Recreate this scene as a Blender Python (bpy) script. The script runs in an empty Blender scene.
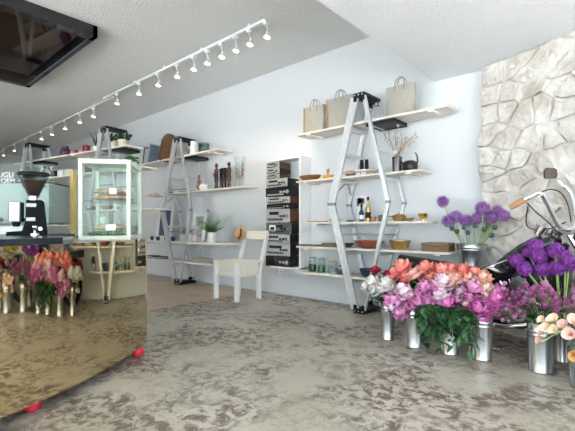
import bpy, bmesh, math, random
from math import sin, cos, pi, radians as R_
from mathutils import Vector, Matrix, noise
random.seed(7)
C = bpy.context.scene.collection
# ------------------------------------------------------------------ camera frame (camera at the origin, 1 m up)
CX, HZ, FPX = 287.5, 226.0, 400.0
ANG = R_(131.87)
FW = Vector((cos(ANG), sin(ANG), 0)); RT = Vector((sin(ANG), -cos(ANG), 0))
def ray(px, py): return FW + RT*((px-CX)/FPX) + Vector((0, 0, (HZ-py)/FPX))
def aty(px, py, Y):
    d = ray(px, py); t = Y/d.y; return Vector((d.x*t, Y, 1+d.z*t))
def onz(px, py, z=0):
    d = ray(px, py); t = (z-1)/d.z; return Vector((d.x*t, d.y*t, z))
def X_(px, Y): return aty(px, HZ, Y).x

# ------------------------------------------------------------------ materials
MATS = {}
def mat(name, col, rough=.5, metal=0., var=0., vscale=8., bump=0., bscale=40., stretch=None, col2=None, emit=0, trans=0, ior=1.45, spec=.5, sss=0, alpha=1, coat=0):
    if name in MATS: return MATS[name]
    m = bpy.data.materials.new(name); m.use_nodes = True; nt = m.node_tree; b = nt.nodes['Principled BSDF']
    b.inputs['Base Color'].default_value = (*col, 1); b.inputs['Roughness'].default_value = rough
    b.inputs['Metallic'].default_value = metal; b.inputs['IOR'].default_value = ior
    b.inputs['Specular IOR Level'].default_value = spec
    if trans: b.inputs['Transmission Weight'].default_value = trans
    if coat: b.inputs['Coat Weight'].default_value = coat
    if sss: b.inputs['Subsurface Weight'].default_value = sss; b.inputs['Subsurface Scale'].default_value = .01
    if alpha < 1: b.inputs['Alpha'].default_value = alpha
    if emit:
        b.inputs['Emission Color'].default_value = (*col, 1); b.inputs['Emission Strength'].default_value = emit
    tc = nt.nodes.new('ShaderNodeTexCoord'); mp = nt.nodes.new('ShaderNodeMapping')
    nt.links.new(tc.outputs['Object'], mp.inputs['Vector'])
    if stretch: mp.inputs['Scale'].default_value = stretch
    if var or col2:
        n = nt.nodes.new('ShaderNodeTexNoise'); n.inputs['Scale'].default_value = vscale; n.inputs['Detail'].default_value = 5
        nt.links.new(mp.outputs[0], n.inputs['Vector'])
        r = nt.nodes.new('ShaderNodeValToRGB'); r.color_ramp.elements[0].position = .35; r.color_ramp.elements[1].position = .65
        c2 = col2 if col2 else tuple(max(0, c*(1-var)) for c in col)
        r.color_ramp.elements[0].color = (*c2, 1); r.color_ramp.elements[1].color = (*col, 1)
        nt.links.new(n.outputs['Fac'], r.inputs[0]); nt.links.new(r.outputs[0], b.inputs['Base Color'])
    if bump:
        n2 = nt.nodes.new('ShaderNodeTexNoise'); n2.inputs['Scale'].default_value = bscale; n2.inputs['Detail'].default_value = 4
        nt.links.new(mp.outputs[0], n2.inputs['Vector'])
        bp = nt.nodes.new('ShaderNodeBump'); bp.inputs['Strength'].default_value = bump; bp.inputs['Distance'].default_value = .01
        nt.links.new(n2.outputs['Fac'], bp.inputs['Height']); nt.links.new(bp.outputs[0], b.inputs['Normal'])
    MATS[name] = m; return m

def glass(name, col=(.95, 1, .98), a=.12):
    m = bpy.data.materials.new(name); m.use_nodes = True; nt = m.node_tree; nt.nodes.clear()
    o = nt.nodes.new('ShaderNodeOutputMaterial'); mx = nt.nodes.new('ShaderNodeMixShader')
    t = nt.nodes.new('ShaderNodeBsdfTransparent'); t.inputs[0].default_value = (*col, 1)
    g = nt.nodes.new('ShaderNodeBsdfGlossy'); g.inputs['Roughness'].default_value = .03
    f = nt.nodes.new('ShaderNodeLayerWeight'); f.inputs['Blend'].default_value = .5
    pw = nt.nodes.new('ShaderNodeMath'); pw.operation = 'POWER'; pw.inputs[1].default_value = 3.5; nt.links.new(f.outputs['Facing'], pw.inputs[0])
    ml = nt.nodes.new('ShaderNodeMath'); ml.operation = 'MULTIPLY_ADD'; ml.inputs[1].default_value = .08+a*.8; ml.inputs[2].default_value = .012+a*.1; nt.links.new(pw.outputs[0], ml.inputs[0])
    nt.links.new(ml.outputs[0], mx.inputs[0]); nt.links.new(t.outputs[0], mx.inputs[1]); nt.links.new(g.outputs[0], mx.inputs[2])
    nt.links.new(mx.outputs[0], o.inputs[0]); return m

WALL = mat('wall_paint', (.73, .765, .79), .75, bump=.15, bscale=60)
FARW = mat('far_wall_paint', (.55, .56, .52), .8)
CEIL = mat('ceiling_plaster', (.78, .795, .80), .9, bump=1, bscale=38)
CEIL.node_tree.nodes['Bump'].inputs['Distance'].default_value = .02
CEIL2 = mat('low_ceiling_plaster', (.87, .90, .94), .9, bump=1., bscale=38)
CEIL2.node_tree.nodes['Bump'].inputs['Distance'].default_value = .02
BASEB = mat('skirting_paint', (.7, .74, .78), .5)
STONE = mat('flagstone', (.82, .80, .76), .9, col2=(.62, .57, .51), vscale=4.5, bump=1, bscale=14)
MORTAR = mat('mortar', (.74, .73, .70), .95, bump=.8, bscale=40)
ALU = mat('aluminium', (.80, .82, .84), .36, .6, var=.12, vscale=20)
ALUD = mat('dull_aluminium', (.35, .36, .38), .45, .8)
BLKP = mat('black_plastic', (.012, .013, .016), .45, spec=.25)
PINE = mat('pale_pine', (.87, .83, .76), .55, var=.14, vscale=6, stretch=(1, 12, 12))
PINE2 = mat('chair_pine', (.86, .82, .72), .5, var=.14, vscale=5, stretch=(1, 3, 16))
WHITEP = mat('white_painted_wood', (.86, .87, .86), .5)
GALV = mat('galvanised_steel', (.6, .63, .65), .27, .92, var=.25, vscale=6, stretch=(3, 3, .5))
CHROME = mat('chrome', (.85, .86, .88), .1, 1)
BRASS = mat('brass', (.62, .44, .18), .3, .9, var=.3)
COPPER = mat('copper_clay', (.55, .25, .13), .45, var=.3)
TERRA = mat('red_brown_glaze', (.32, .09, .045), .3, var=.25)
DWOOD = mat('dark_carved_wood', (.085, .03, .018), .4, var=.4, vscale=20)
MWOOD = mat('mid_brown_wood', (.30, .12, .05), .45, var=.35, vscale=12, stretch=(1, 6, 6))
WICKER = mat('wicker', (.32, .2, .11), .7, var=.5, vscale=60, bump=1, bscale=80)
RATTAN = mat('dark_basket_weave', (.2, .1, .05), .6, var=.5, vscale=60, bump=1, bscale=90)
STRAW = mat('straw', (.62, .42, .2), .7, var=.25, vscale=80, bump=.6, bscale=120)
CERAM = mat('white_ceramic', (.85, .85, .83), .25)
GCER = mat('grey_glaze', (.4, .45, .46), .3)
LINEN = mat('greige_linen', (.47, .445, .39), .9, var=.12, vscale=30, bump=.4, bscale=200)
LEATH = mat('tan_leather', (.56, .38, .24), .6)
HANDL = mat('webbing', (.35, .33, .3), .8)
MINT = mat('mint_enamel', (.60, .66, .56), .5, spec=.25)
MINTB = mat('pale_blue_green_enamel', (.36, .42, .41), .5, spec=.2)
SLAB = mat('dark_slab', (.02, .025, .035), .2)
RED = mat('red_rubber', (.62, .02, .05), .25)
RUBBER = mat('tyre_rubber', (.012, .012, .013), .7)
BLKM = mat('black_enamel', (.012, .012, .014), .18, coat=.5)
MATTE = mat('matte_black', (.012, .013, .015), .55, spec=.06)
ENG = mat('engine_metal', (.2, .2, .21), .35, .8)
SLVF = mat('silver_faceplate', (.5, .5, .49), .45, .3)
DISP = mat('dark_display', (.03, .035, .04), .15)
VENEER = mat('wood_veneer', (.15, .065, .035), .5, var=.3, vscale=10, stretch=(1, 8, 8))
YPOST = mat('yellow_wood', (.68, .52, .2), .5, var=.25, vscale=8, stretch=(8, 8, 1))
BULB = mat('lamp_bulb', (1, .93, .8), .4, emit=9)
WMETAL = mat('white_metal', (.8, .82, .84), .4)
GLASS = glass('clear_glass', a=.05)
GLASSG = glass('bottle_glass', (.8, .9, .88), .3)
AMBER = mat('amber_glass', (.85, .45, .03), .1, coat=.5)
SMOKE = mat('smoked_mirror', (.12, .08, .06), .06, 1)
BREAD = mat('bread_crust', (.36, .17, .08), .6, col2=(.66, .46, .3), vscale=30, bump=.6, bscale=60)
PAPER = mat('white_paper', (.85, .87, .87), .7)
BLUEC = mat('dark_blue_glaze', (.03, .07, .14), .25)
BLUEP = mat('blue_print', (.08, .13, .22), .5, var=.3)
OLIVE = mat('olive_glaze', (.2, .17, .09), .4, var=.3)
CORK = mat('coffee_beans', (.1, .035, .02), .4, var=.5, vscale=90, bump=1, bscale=120)
MAROON = mat('dark_red_glaze', (.22, .01, .03), .3)
PINKG = mat('pink_glass', (.75, .3, .42), .3)
PLUM = mat('plum_glaze', (.08, .02, .06), .3)
# plants
STEM = mat('stem_green', (.2, .34, .08), .5, var=.2)
STEML = mat('pale_stem_green', (.4, .55, .2), .5)
LEAF = mat('leaf_green', (.07, .19, .075), .45, var=.4, vscale=12)
LEAFD = mat('dark_leaf_green', (.02, .06, .025), .45, var=.4, vscale=12)
FERN = mat('fern_green', (.16, .42, .04), .5, var=.3)
PODM = mat('pod_green', (.06, .13, .08), .5)
CORAL = mat('coral_petal', (.82, .12, .11), .6, col2=(.92, .36, .29), vscale=2.6, sss=.1)
PEACH = mat('peach_petal', (.88, .30, .26), .6, col2=(.93, .60, .48), vscale=2.6, sss=.1)
PINK = mat('orchid_pink_petal', (.66, .13, .46), .6, col2=(.84, .38, .66), vscale=2.6, sss=.1)
PALE = mat('blush_petal', (.86, .56, .73), .6, col2=(.92, .74, .82), vscale=2.6, sss=.1)
HOT = mat('hot_pink_petal', (.58, .06, .38), .6, col2=(.80, .24, .58), vscale=2.6, sss=.1)
CREAM = mat('cream_petal', (.9, .82, .6), .6, col2=(.88, .62, .5), vscale=14)
WHITEF = mat('white_petal', (.9, .88, .84), .6, sss=.1)
REDF = mat('crimson_petal', (.5, .012, .07), .55, var=.4)
DREDF = mat('wine_petal', (.2, .01, .03), .55, var=.4)
YEL = mat('yellow_petal', (.75, .55, .05), .6)
LIME = mat('lime_petal', (.4, .5, .06), .6)
STAM = mat('golden_stamen', (.9, .5, .04), .6)
ALL1 = mat('violet_floret', (.20, .05, .30), .7, col2=(.52, .27, .66), vscale=3)
ALL2 = mat('purple_floret', (.12, .008, .21), .7, col2=(.42, .10, .54), vscale=3)
AST1 = mat('plum_floret', (.26, .03, .16), .6, col2=(.5, .14, .36), vscale=60)
AST2 = mat('mauve_floret', (.56, .26, .46), .6)
CALP = mat('pink_spathe', (.85, .42, .45), .45, col2=(.9, .7, .55), vscale=10)
CALO = mat('orange_spathe', (.85, .28, .13), .45, col2=(.5, .5, .15), vscale=12)
DRYS = mat('dried_stem', (.3, .22, .12), .8)
DRYF = mat('dried_bloom', (.6, .42, .35), .8)

# ------------------------------------------------------------------ mesh builder
class MB:
    def __init__(s): s.bm = bmesh.new(); s.mi = 0
    def _fin(s, before):
        for f in s.bm.faces[before:] if False else list(s.bm.faces)[before:]: f.material_index = s.mi
    def box(s, c, d, rot=(0, 0, 0), bev=0):
        n = len(s.bm.faces)
        M = Matrix.Translation(Vector(c)) @ Matrix.Rotation(rot[2], 4, 'Z') @ Matrix.Rotation(rot[1], 4, 'Y') @ Matrix.Rotation(rot[0], 4, 'X') @ Matrix.Diagonal((d[0], d[1], d[2], 1))
        r = bmesh.ops.create_cube(s.bm, size=1, matrix=M)
        if bev:
            es = list({e for v in r['verts'] for e in v.link_edges})
            bmesh.ops.bevel(s.bm, geom=es, offset=bev, segments=2, affect='EDGES', profile=.6)
        s._fin(n); return s
    def b2(s, a, b, bev=0):
        return s.box([(a[i]+b[i])/2 for i in range(3)], [abs(b[i]-a[i]) for i in range(3)], bev=bev)
    def beam(s, p0, p1, w, h, wdir=(0, 1, 0)):
        "rectangular bar from p0 to p1, w measured across wdir-normal, h along wdir"
        p0 = Vector(p0); p1 = Vector(p1); z = (p1-p0).normalized(); y = Vector(wdir); y = (y-z*y.dot(z)).normalized(); x = y.cross(z)
        n = len(s.bm.faces); vs = []
        for p in (p0, p1):
            for a, b in ((-1, -1), (1, -1), (1, 1), (-1, 1)): vs.append(s.bm.verts.new(p+x*a*w/2+y*b*h/2))
        for f in ((3, 2, 1, 0), (4, 5, 6, 7), (0, 1, 5, 4), (1, 2, 6, 5), (2, 3, 7, 6), (3, 0, 4, 7)): s.bm.faces.new([vs[i] for i in f])
        s._fin(n); return s
    def tube(s, pts, r, seg=8, cap=True):
        pts = [Vector(p) for p in pts]; n0 = len(s.bm.faces); rings = []
        if not isinstance(r, (list, tuple)): r = [r]*len(pts)
        up = Vector((0, 0, 1)); prev = None
        for i, p in enumerate(pts):
            t = (pts[min(i+1, len(pts)-1)]-pts[max(i-1, 0)])
            t = t.normalized() if t.length > 1e-9 else Vector((0, 0, 1))
            if prev is None:
                a = t.cross(up) if abs(t.dot(up)) < .95 else t.cross(Vector((1, 0, 0)))
            else: a = prev-t*prev.dot(t)
            a.normalize(); prev = a; b = t.cross(a)
            rings.append([s.bm.verts.new(p+a*cos(2*pi*k/seg)*r[i]+b*sin(2*pi*k/seg)*r[i]) for k in range(seg)])
        for i in range(len(rings)-1):
            for k in range(seg):
                s.bm.faces.new((rings[i][k], rings[i][(k+1) % seg], rings[i+1][(k+1) % seg], rings[i+1][k]))
        if cap: s.bm.faces.new(rings[0][::-1]); s.bm.faces.new(rings[-1])
        s._fin(n0); return s
    def cyl(s, p0, p1, r, r2=None, seg=16): return s.tube([p0, p1], [r, r if r2 is None else r2], seg)
    def lathe(s, prof, seg=24, c=(0, 0, 0), M=None, sx=1, sy=1):
        n0 = len(s.bm.faces); c = Vector(c); rings = []
        for r, z in prof:
            row = []
            for k in range(seg if r > 1e-6 else 1):
                a = 2*pi*k/seg; v = Vector((r*cos(a)*sx, r*sin(a)*sy, z))
                if M: v = M @ v
                row.append(s.bm.verts.new(v+c))
            rings.append(row)
        for A, B in zip(rings, rings[1:]):
            for k in range(seg):
                k2 = (k+1) % seg
                vs = [A[k % len(A)], A[k2 % len(A)], B[k2 % len(B)], B[k % len(B)]]
                u = []
                for v in vs:
                    if v not in u: u.append(v)
                if len(u) > 2:
                    try: s.bm.faces.new(u)
                    except ValueError: pass
        s._fin(n0); return s
    def ball(s, c, r, sc=(1, 1, 1), seg=12):
        pr = [(sin(pi*i/(seg//2))*r if 0 < i < seg//2 else 0, -cos(pi*i/(seg//2))*r) for i in range(seg//2+1)]
        return s.lathe(pr, seg, c, Matrix.Diagonal((sc[0], sc[1], sc[2])))
    def prism(s, pts, d, M=None):
        "2-D outline (x,z) extruded by d along y, centred"
        n0 = len(s.bm.faces)
        a = [Vector((p[0], -d/2, p[1])) for p in pts]; b = [Vector((p[0], d/2, p[1])) for p in pts]
        if M: a = [M @ v for v in a]; b = [M @ v for v in b]
        a = [s.bm.verts.new(v) for v in a]; b = [s.bm.verts.new(v) for v in b]
        s.bm.faces.new(a); s.bm.faces.new(b[::-1]); n = len(a)
        for i in range(n): s.bm.faces.new((a[(i+1) % n], a[i], b[i], b[(i+1) % n]))
        s._fin(n0); return s
    def grid(s, fn, nu, nv):
        n0 = len(s.bm.faces); g = [[s.bm.verts.new(fn(i/nu, j/nv)) for j in range(nv+1)] for i in range(nu+1)]
        for i in range(nu):
            for j in range(nv): s.bm.faces.new((g[i][j], g[i+1][j], g[i+1][j+1], g[i][j+1]))
        s._fin(n0); return s
    def build(s, name, mats, parent=None, smooth=None, fixn=True):
        if fixn: bmesh.ops.recalc_face_normals(s.bm, faces=s.bm.faces)
        me = bpy.data.meshes.new(name); s.bm.to_mesh(me); s.bm.free()
        for m in (mats if isinstance(mats, (list, tuple)) else [mats]): me.materials.append(m)
        if smooth is not False:
            me.polygons.foreach_set('use_smooth', [True]*len(me.polygons))
            try: me.set_sharp_from_angle(angle=R_(38))
            except Exception: pass
        o = bpy.data.objects.new(name, me); C.objects.link(o)
        if parent: o.parent = parent
        return o

def tag(o, label=None, cat=None, group=None, kind=None):
    if label: o['label'] = label
    if cat: o['category'] = cat
    if group: o['group'] = group
    if kind: o['kind'] = kind
    return o
def thing(name, label, cat, loc=(0, 0, 0), rz=0, group=None):
    o = bpy.data.objects.new(name, None); C.objects.link(o); o.empty_display_size = .05
    o.location = loc; o.rotation_euler = (0, 0, rz); return tag(o, label, cat, group)
def copy_tree(o, parent=None):
    c = o.copy(); C.objects.link(c); c.parent = parent
    for ch in list(o.children): copy_tree(ch, c)
    return c
def struct(mb, name, m): return tag(mb.build(name, m, smooth=False), kind='structure')
def place(o, loc, rz=0): o.location = loc; o.rotation_euler = (0, 0, rz); return o
def inst(name, me, parent, loc=(0, 0, 0), rot=None, sc=1):
    o = bpy.data.objects.new(name, me); C.objects.link(o); o.parent = parent; o.location = loc
    if rot is not None: o.rotation_mode = 'QUATERNION'; o.rotation_quaternion = rot
    o.scale = (sc, sc, sc) if not isinstance(sc, tuple) else sc
    return o
def mesh_of(mb, name, m):
    o = mb.build(name, m); me = o.data; bpy.data.objects.remove(o); return me

# ================================================================== ROOM
XL, XR, YF, YB = -15.5, 3.6, -3.4, 4.33
ZH, ZLOW, XS = 3.32, 2.576, -1.71
def floor_mat():
    m = bpy.data.materials.new('stained_concrete'); m.use_nodes = True; nt = m.node_tree; N = nt.nodes; L = nt.links; b = N['Principled BSDF']
    g = N.new('ShaderNodeNewGeometry'); sep = N.new('ShaderNodeSeparateXYZ'); L.new(g.outputs['Position'], sep.inputs[0])
    def nz(sc, det, ro=.6, dist=0):
        n = N.new('ShaderNodeTexNoise'); n.inputs['Scale'].default_value = sc; n.inputs['Detail'].default_value = det
        n.inputs['Roughness'].default_value = ro; n.inputs['Distortion'].default_value = dist; L.new(g.outputs['Position'], n.inputs['Vector']); return n
    def ramp(src, a, c, ca=(0, 0, 0, 1), cb=(1, 1, 1, 1)):
        r = N.new('ShaderNodeValToRGB'); r.color_ramp.elements[0].position = a; r.color_ramp.elements[1].position = c
        r.color_ramp.elements[0].color = ca; r.color_ramp.elements[1].color = cb; L.new(src, r.inputs[0]); return r
    def mix(f, a, c, t='MIX'):
        x = N.new('ShaderNodeMix'); x.data_type = 'RGBA'; x.blend_type = t
        if isinstance(f, float): x.inputs[0].default_value = f
        else: L.new(f, x.inputs[0])
        for i, v in ((6, a), (7, c)):
            if isinstance(v, tuple): x.inputs[i].default_value = v
            else: L.new(v, x.inputs[i])
        return x.outputs[2]
    base = mix(ramp(nz(1.3, 4).outputs[0], .35, .65).outputs[0], (.41, .375, .30, 1), (.54, .51, .43, 1))
    big = ramp(nz(1.5, 4, .6, .5).outputs[0], .42, .54)
    fine = ramp(nz(11, 10, .8, .6).outputs[0], .475, .535)
    mul = N.new('ShaderNodeMath'); mul.operation = 'MULTIPLY'; L.new(big.outputs[0], mul.inputs[0]); L.new(fine.outputs[0], mul.inputs[1])
    c1 = mix(mul.outputs[0], base, (.155, .12, .095, 1))
    vein = ramp(nz(22, 7, .8, 1).outputs[0], .50, .57)
    big2 = ramp(nz(2.1, 3).outputs[0], .42, .6)
    mu2 = N.new('ShaderNodeMath'); mu2.operation = 'MULTIPLY'; L.new(vein.outputs[0], mu2.inputs[0]); L.new(big2.outputs[0], mu2.inputs[1])
    mu3 = N.new('ShaderNodeMath'); mu3.operation = 'MULTIPLY'; L.new(mu2.outputs[0], mu3.inputs[0]); mu3.inputs[1].default_value = .85
    c2 = mix(mu3.outputs[0], c1, (.2, .15, .12, 1))
    # tan coating on the far part of the room, west of a straight joint
    gt = N.new('ShaderNodeMath'); gt.operation = 'LESS_THAN'; L.new(sep.outputs[0], gt.inputs[0]); gt.inputs[1].default_value = -4.4
    lim = ramp(nz(3, 5, .7).outputs[0], .55, .72)
    tan = mix(lim.outputs[0], (.52, .40, .28, 1), (.3, .22, .16, 1))
    c3 = mix(gt.outputs[0], c2, tan)
    L.new(c3, b.inputs['Base Color'])
    rr = ramp(mul.outputs[0], 0, 1, (.3, .3, .3, 1), (.5, .5, .5, 1)); L.new(rr.outputs[0], b.inputs['Roughness'])
    bp = N.new('ShaderNodeBump'); bp.inputs['Strength'].default_value = .25; bp.inputs['Distance'].default_value = .004
    L.new(nz(9, 6).outputs[0], bp.inputs['Height']); L.new(bp.outputs[0], b.inputs['Normal'])
    return m
struct(MB().b2((XL, YF-.2, -.1), (XR, YB+.2, 0)), 'floor', floor_mat())
struct(MB().b2((XL, YB, 0), (XR, YB+.15, ZH)), 'wall_back', WALL)
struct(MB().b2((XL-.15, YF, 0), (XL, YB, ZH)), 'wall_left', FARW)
w = MB()   # street wall with its wide shop window
w.b2((XL, YF-.2, 0), (-7.2, YF, ZH)); w.b2((-7.2, YF-.2, 0), (XR, YF, .25)); w.b2((-7.2, YF-.2, 2.5), (XR, YF, ZH)); w.b2((-3.3, YF-.2, .25), (-3.1, YF, 2.5)); w.b2((3.2, YF-.2, .25), (XR, YF, 2.5))
struct(w, 'wall_front', WALL)
w = MB()
w.b2((XR, YF, 0), (XR+.2, YB, .25)); w.b2((XR, YF, 2.45), (XR+.2, YB, ZH)); w.b2((XR, 3.7, .25), (XR+.2, YB, 2.45)); w.b2((XR, YF, .25), (XR+.2, -3.0, 2.45))
struct(w, 'wall_right', WALL)
struct(MB().b2((XL, YF, ZH), (XR, YB, ZH+.12)), 'ceiling', CEIL)
struct(MB().b2((XS, YF, ZLOW), (XR, YB, ZH-.001)), 'ceiling_low', CEIL2)
f = MB()
for x in (-7.2, -5.2, -1.0, 1.1): f.b2((x, YF-.12, .25), (x+.05, YF-.06, 2.5))
f.b2((-7.2, YF-.12, .25), (3.2, YF-.06, .30)); f.b2((-7.2, YF-.12, 2.45), (3.2, YF-.06, 2.5))
struct(f, 'window_1', WMETAL)
f = MB()
for y in (-3.0, -.8, 1.5, 3.65): f.b2((XR+.06, y, .25), (XR+.12, y+.05, 2.45))
f.b2((XR+.06, -3, .25), (XR+.12, 3.7, .30)); f.b2((XR+.06, -3, 2.40), (XR+.12, 3.7, 2.45))
struct(f, 'window_2', WMETAL)
struct(MB().b2((XL, YB-.012, 0), (-1.25, YB, .045)), 'baseboard_back', BASEB)

# ---- stone facing, irregular flags set in mortar
S0 = Vector((-1.21, 4.31, 0)); S1 = Vector((1.1, 3.49, 0)); SU = (S1-S0).normalized(); SN = Vector((SU.y, -SU.x, 0))
if SN.y > 0: SN = -SN
SW = (S1-S0).length
def stone_uv(px, py):
    d = ray(px, py); den = d.x*SN.x+d.y*SN.y; t = (S0.x*SN.x+S0.y*SN.y)/den
    p = Vector((d.x*t, d.y*t, 0)); return ((p-S0).dot(SU), 1+d.z*t)
seeds = [(497, 74), (518, 66), (530, 76), (544, 66), (570, 62), (497, 96), (512, 93), (530, 90), (495, 115), (508, 112), (529, 112), (547, 108), (566, 104), (495, 134), (507, 140), (535, 142), (555, 138), (573, 130), (572, 90),
         (492, 158), (503, 160), (520, 160), (545, 163), (570, 156), (500, 185), (495, 172), (522, 180), (540, 190), (562, 190), (500, 200), (520, 205), (545, 215), (565, 222), (505, 228), (478, 240), (490, 262), (520, 240), (482, 225), (545, 245), (572, 250), (500, 290), (530, 280), (560, 285)]
sd = [stone_uv(*p) for p in seeds]
rs = random.Random(3)
u = 1.05
while u < SW:
    z = .12
    while z < 2.6: sd.append((u+rs.uniform(-.09, .09), z+rs.uniform(-.07, .07))); z += rs.uniform(.2, .34)
    u += .3
for u in (.1, .4, .7, .95):
    for z in (.1, .35): sd.append((u+rs.uniform(-.08, .08), z+rs.uniform(-.07, .07)))
def clip(poly, a, b, gap):
    mx, my = (a[0]+b[0])/2, (a[1]+b[1])/2; nx, ny = b[0]-a[0], b[1]-a[1]; L = math.hypot(nx, ny); nx /= L; ny /= L
    mx -= nx*gap; my -= ny*gap; out = []
    dist = lambda p: (p[0]-mx)*nx+(p[1]-my)*ny
    for i, p in enumerate(poly):
        q = poly[(i+1) % len(poly)]; dp, dq = dist(p), dist(q)
        if dp <= 0: out.append(p)
        if (dp < 0) != (dq < 0):
            t = dp/(dp-dq); out.append((p[0]+(q[0]-p[0])*t, p[1]+(q[1]-p[1])*t))
    return out
sw = MB(); sw.mi = 0
for i, a in enumerate(sd):
    poly = [(-.0, 0), (SW, 0), (SW, ZLOW*1.5), (-.0, ZLOW*1.5)]; a = (a[0], a[1]*1.5)
    for j, b in enumerate(sd):
        b = (b[0], b[1]*1.5)
        if i != j and poly:
            if math.hypot(a[0]-b[0], a[1]-b[1]) < 1.2: poly = clip(poly, a, b, .006)
    if len(poly) < 3: continue
    poly = [(p[0], p[1]/1.5) for p in poly]
    rr = random.Random(i*13+5)
    pts = []
    for k, p in enumerate(poly):                      # break up the straight sides
        q = poly[(k+1) % len(poly)]; n = max(1, int(math.hypot(q[0]-p[0], q[1]-p[1])/.035))
        for t in range(n):
            x = p[0]+(q[0]-p[0])*t/n; y = p[1]+(q[1]-p[1])*t/n
            d = noise.noise_vector(Vector((x*7, y*7, 0)))*.03; pts.append((x+d.x, y+d.y))
    cx = sum(p[0] for p in pts)/len(pts); cy = sum(p[1] for p in pts)/len(pts)
    lift = rr.uniform(.03, .065); tx, tz = rr.uniform(-.2, .2), rr.uniform(-.2, .2)
    rings = []
    for s_, h_ in ((1.0, -.01), (.985, .65), (.95, .92), (.8, 1.), (.65, 1.), (.5, 1.), (.35, 1.), (.2, 1.0)):
        row = []
        for p in pts:
            x = cx+(p[0]-cx)*s_; y = cy+(p[1]-cy)*s_
            o_ = lift*h_+(.0 if h_ < 0 else (tx*(x-cx)+tz*(y-cy))+.02*noise.noise(Vector((x*6, y*6, i*.7)))+.012*noise.noise(Vector((x*18, y*18, i)))+.012*abs(noise.noise(Vector((x*9+5, y*9, i)))))
            w_ = S0+SU*x+SN*(max(o_, -.01)+.012); row.append(sw.bm.verts.new((w_.x, w_.y, min(y, ZLOW-.002))))
        rings.append(row)
    n = len(pts)
    for A, B in zip(rings, rings[1:]):
        for k in range(n): sw.bm.faces.new((A[k], A[(k+1) % n], B[(k+1) % n], B[k]))
    sw.bm.faces.new(rings[-1])
o = sw.build('wall_stone', STONE); tag(o, kind='structure')
STONE.node_tree.nodes['Bump'].inputs['Distance'].default_value = .035
mo = MB(); a = S0+SN*.034; b = S1+SN*.034
mo.b2((-1, -1, -1), (-1.01, -1.01, -1.01)); bmesh.ops.delete(mo.bm, geom=list(mo.bm.verts), context='VERTS')
vs = []
for z in (0, ZLOW-.001):
    for p in (a, b, Vector((1.1, 4.33, 0)), Vector((-1.21, 4.33, 0))): vs.append(mo.bm.verts.new((p.x, p.y, z)))
for q in ((0, 1, 2, 3), (4, 5, 6, 7), (0, 1, 5, 4), (1, 2, 6, 5), (2, 3, 7, 6), (3, 0, 4, 7)): mo.bm.faces.new([vs[i] for i in q])
struct(mo, 'wall_stone_mortar', MORTAR)

# ================================================================== TRACK LIGHTS
TY = 3.13
def track(name, x0, x1, y, label):
    t = thing(name, label, 'track rail', (0, 0, 0), 0, None); t.location = (x1, y, ZH)
    MB().b2((x0-x1, -.018, -.06), (0, .018, -.03)).build('rail', WMETAL, t, False)
    m = MB()
    k = x0-x1+.2
    while k < 0: m.b2((k-.02, -.01, -.03), (k+.02, .01, 0)); k += .9
    m.build('ceiling_clip', WMETAL, t, False)
    return t
track('track_rail', -7.2, -3.12, TY, 'long white lighting track on the ceiling, nearer of the two rails')
track('track_rail', -15.2, -7.0, TY+.07, 'long white lighting track on the ceiling, farther rail over the coffee counter')
heads = [(266, 44), (249, 49.3), (235, 56), (221, 62), (206.6, 68), (193, 73.6), (176.5, 80.4), (157.5, 89.3), (138.3, 98.6), (116.4, 107.8), (92.8, 118.6), (79.4, 124.5), (64.6, 131), (51.5, 136.7), (41, 141.5), (25.6, 147), (14, 153), (3.3, 156.8)]
ordn = ['first', 'second', 'third', 'fourth', 'fifth', 'sixth', 'seventh', 'eighth', 'ninth', 'tenth', 'eleventh', 'twelfth', 'thirteenth', 'fourteenth', 'fifteenth', 'sixteenth', 'seventeenth', 'eighteenth']
proto = None
for i, (px, py) in enumerate(heads):
    y = TY if i < 10 else TY+.07
    x = X_(px, y)
    lab = 'small white track spotlight, %s counting from the right end of the rail' % ordn[i]
    if i == 0: lab = 'small white track spotlight at the very right end of the ceiling rail'
    if i == 17: lab = 'small white track spotlight farthest off, at the left edge of the photo'
    if proto is None:
        proto = thing('track_spotlight', lab, 'spotlight', (x, y, ZH-.03), 0, 'white spotlights along the ceiling track')
        MB().b2((-.03, -.02, -.065), (.03, .02, -.03), .004).build('adapter', WMETAL, proto)
        MB().cyl((0, 0, -.06), (.01, .02, -.15), .007, seg=8).build('stem', WMETAL, proto)
        tilt = Matrix.Rotation(R_(-12), 3, 'X')
        MB().lathe([(0, 0), (.014, 0), (.016, -.03), (.026, -.05), (.036, -.075), (.034, -.076), (.024, -.052)], 16, (.01, .02, -.135), tilt).build('lamp_shade', WMETAL, proto)
        MB().lathe([(.033, -.07), (.028, -.078), (0, -.082)], 16, (.01, .02, -.135), tilt).build('bulb', BULB, proto)
        q = proto
    else:
        q = copy_tree(proto); q['label'] = lab; q.location = (x, y, ZH-.03)
    if i < 15:
        ld = bpy.data.lights.new('track_lamp', 'SPOT'); ld.energy = 7; ld.color = (1, .82, .62); ld.spot_size = R_(75); ld.spot_blend = .8; ld.shadow_soft_size = .04
        lo = bpy.data.objects.new('track_lamp', ld); C.objects.link(lo); lo.location = (x+.01, y+.04, ZH-.26)
        lo.rotation_euler = Vector((.0, .62, -1)).to_track_quat('-Z', 'Y').to_euler()
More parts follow.
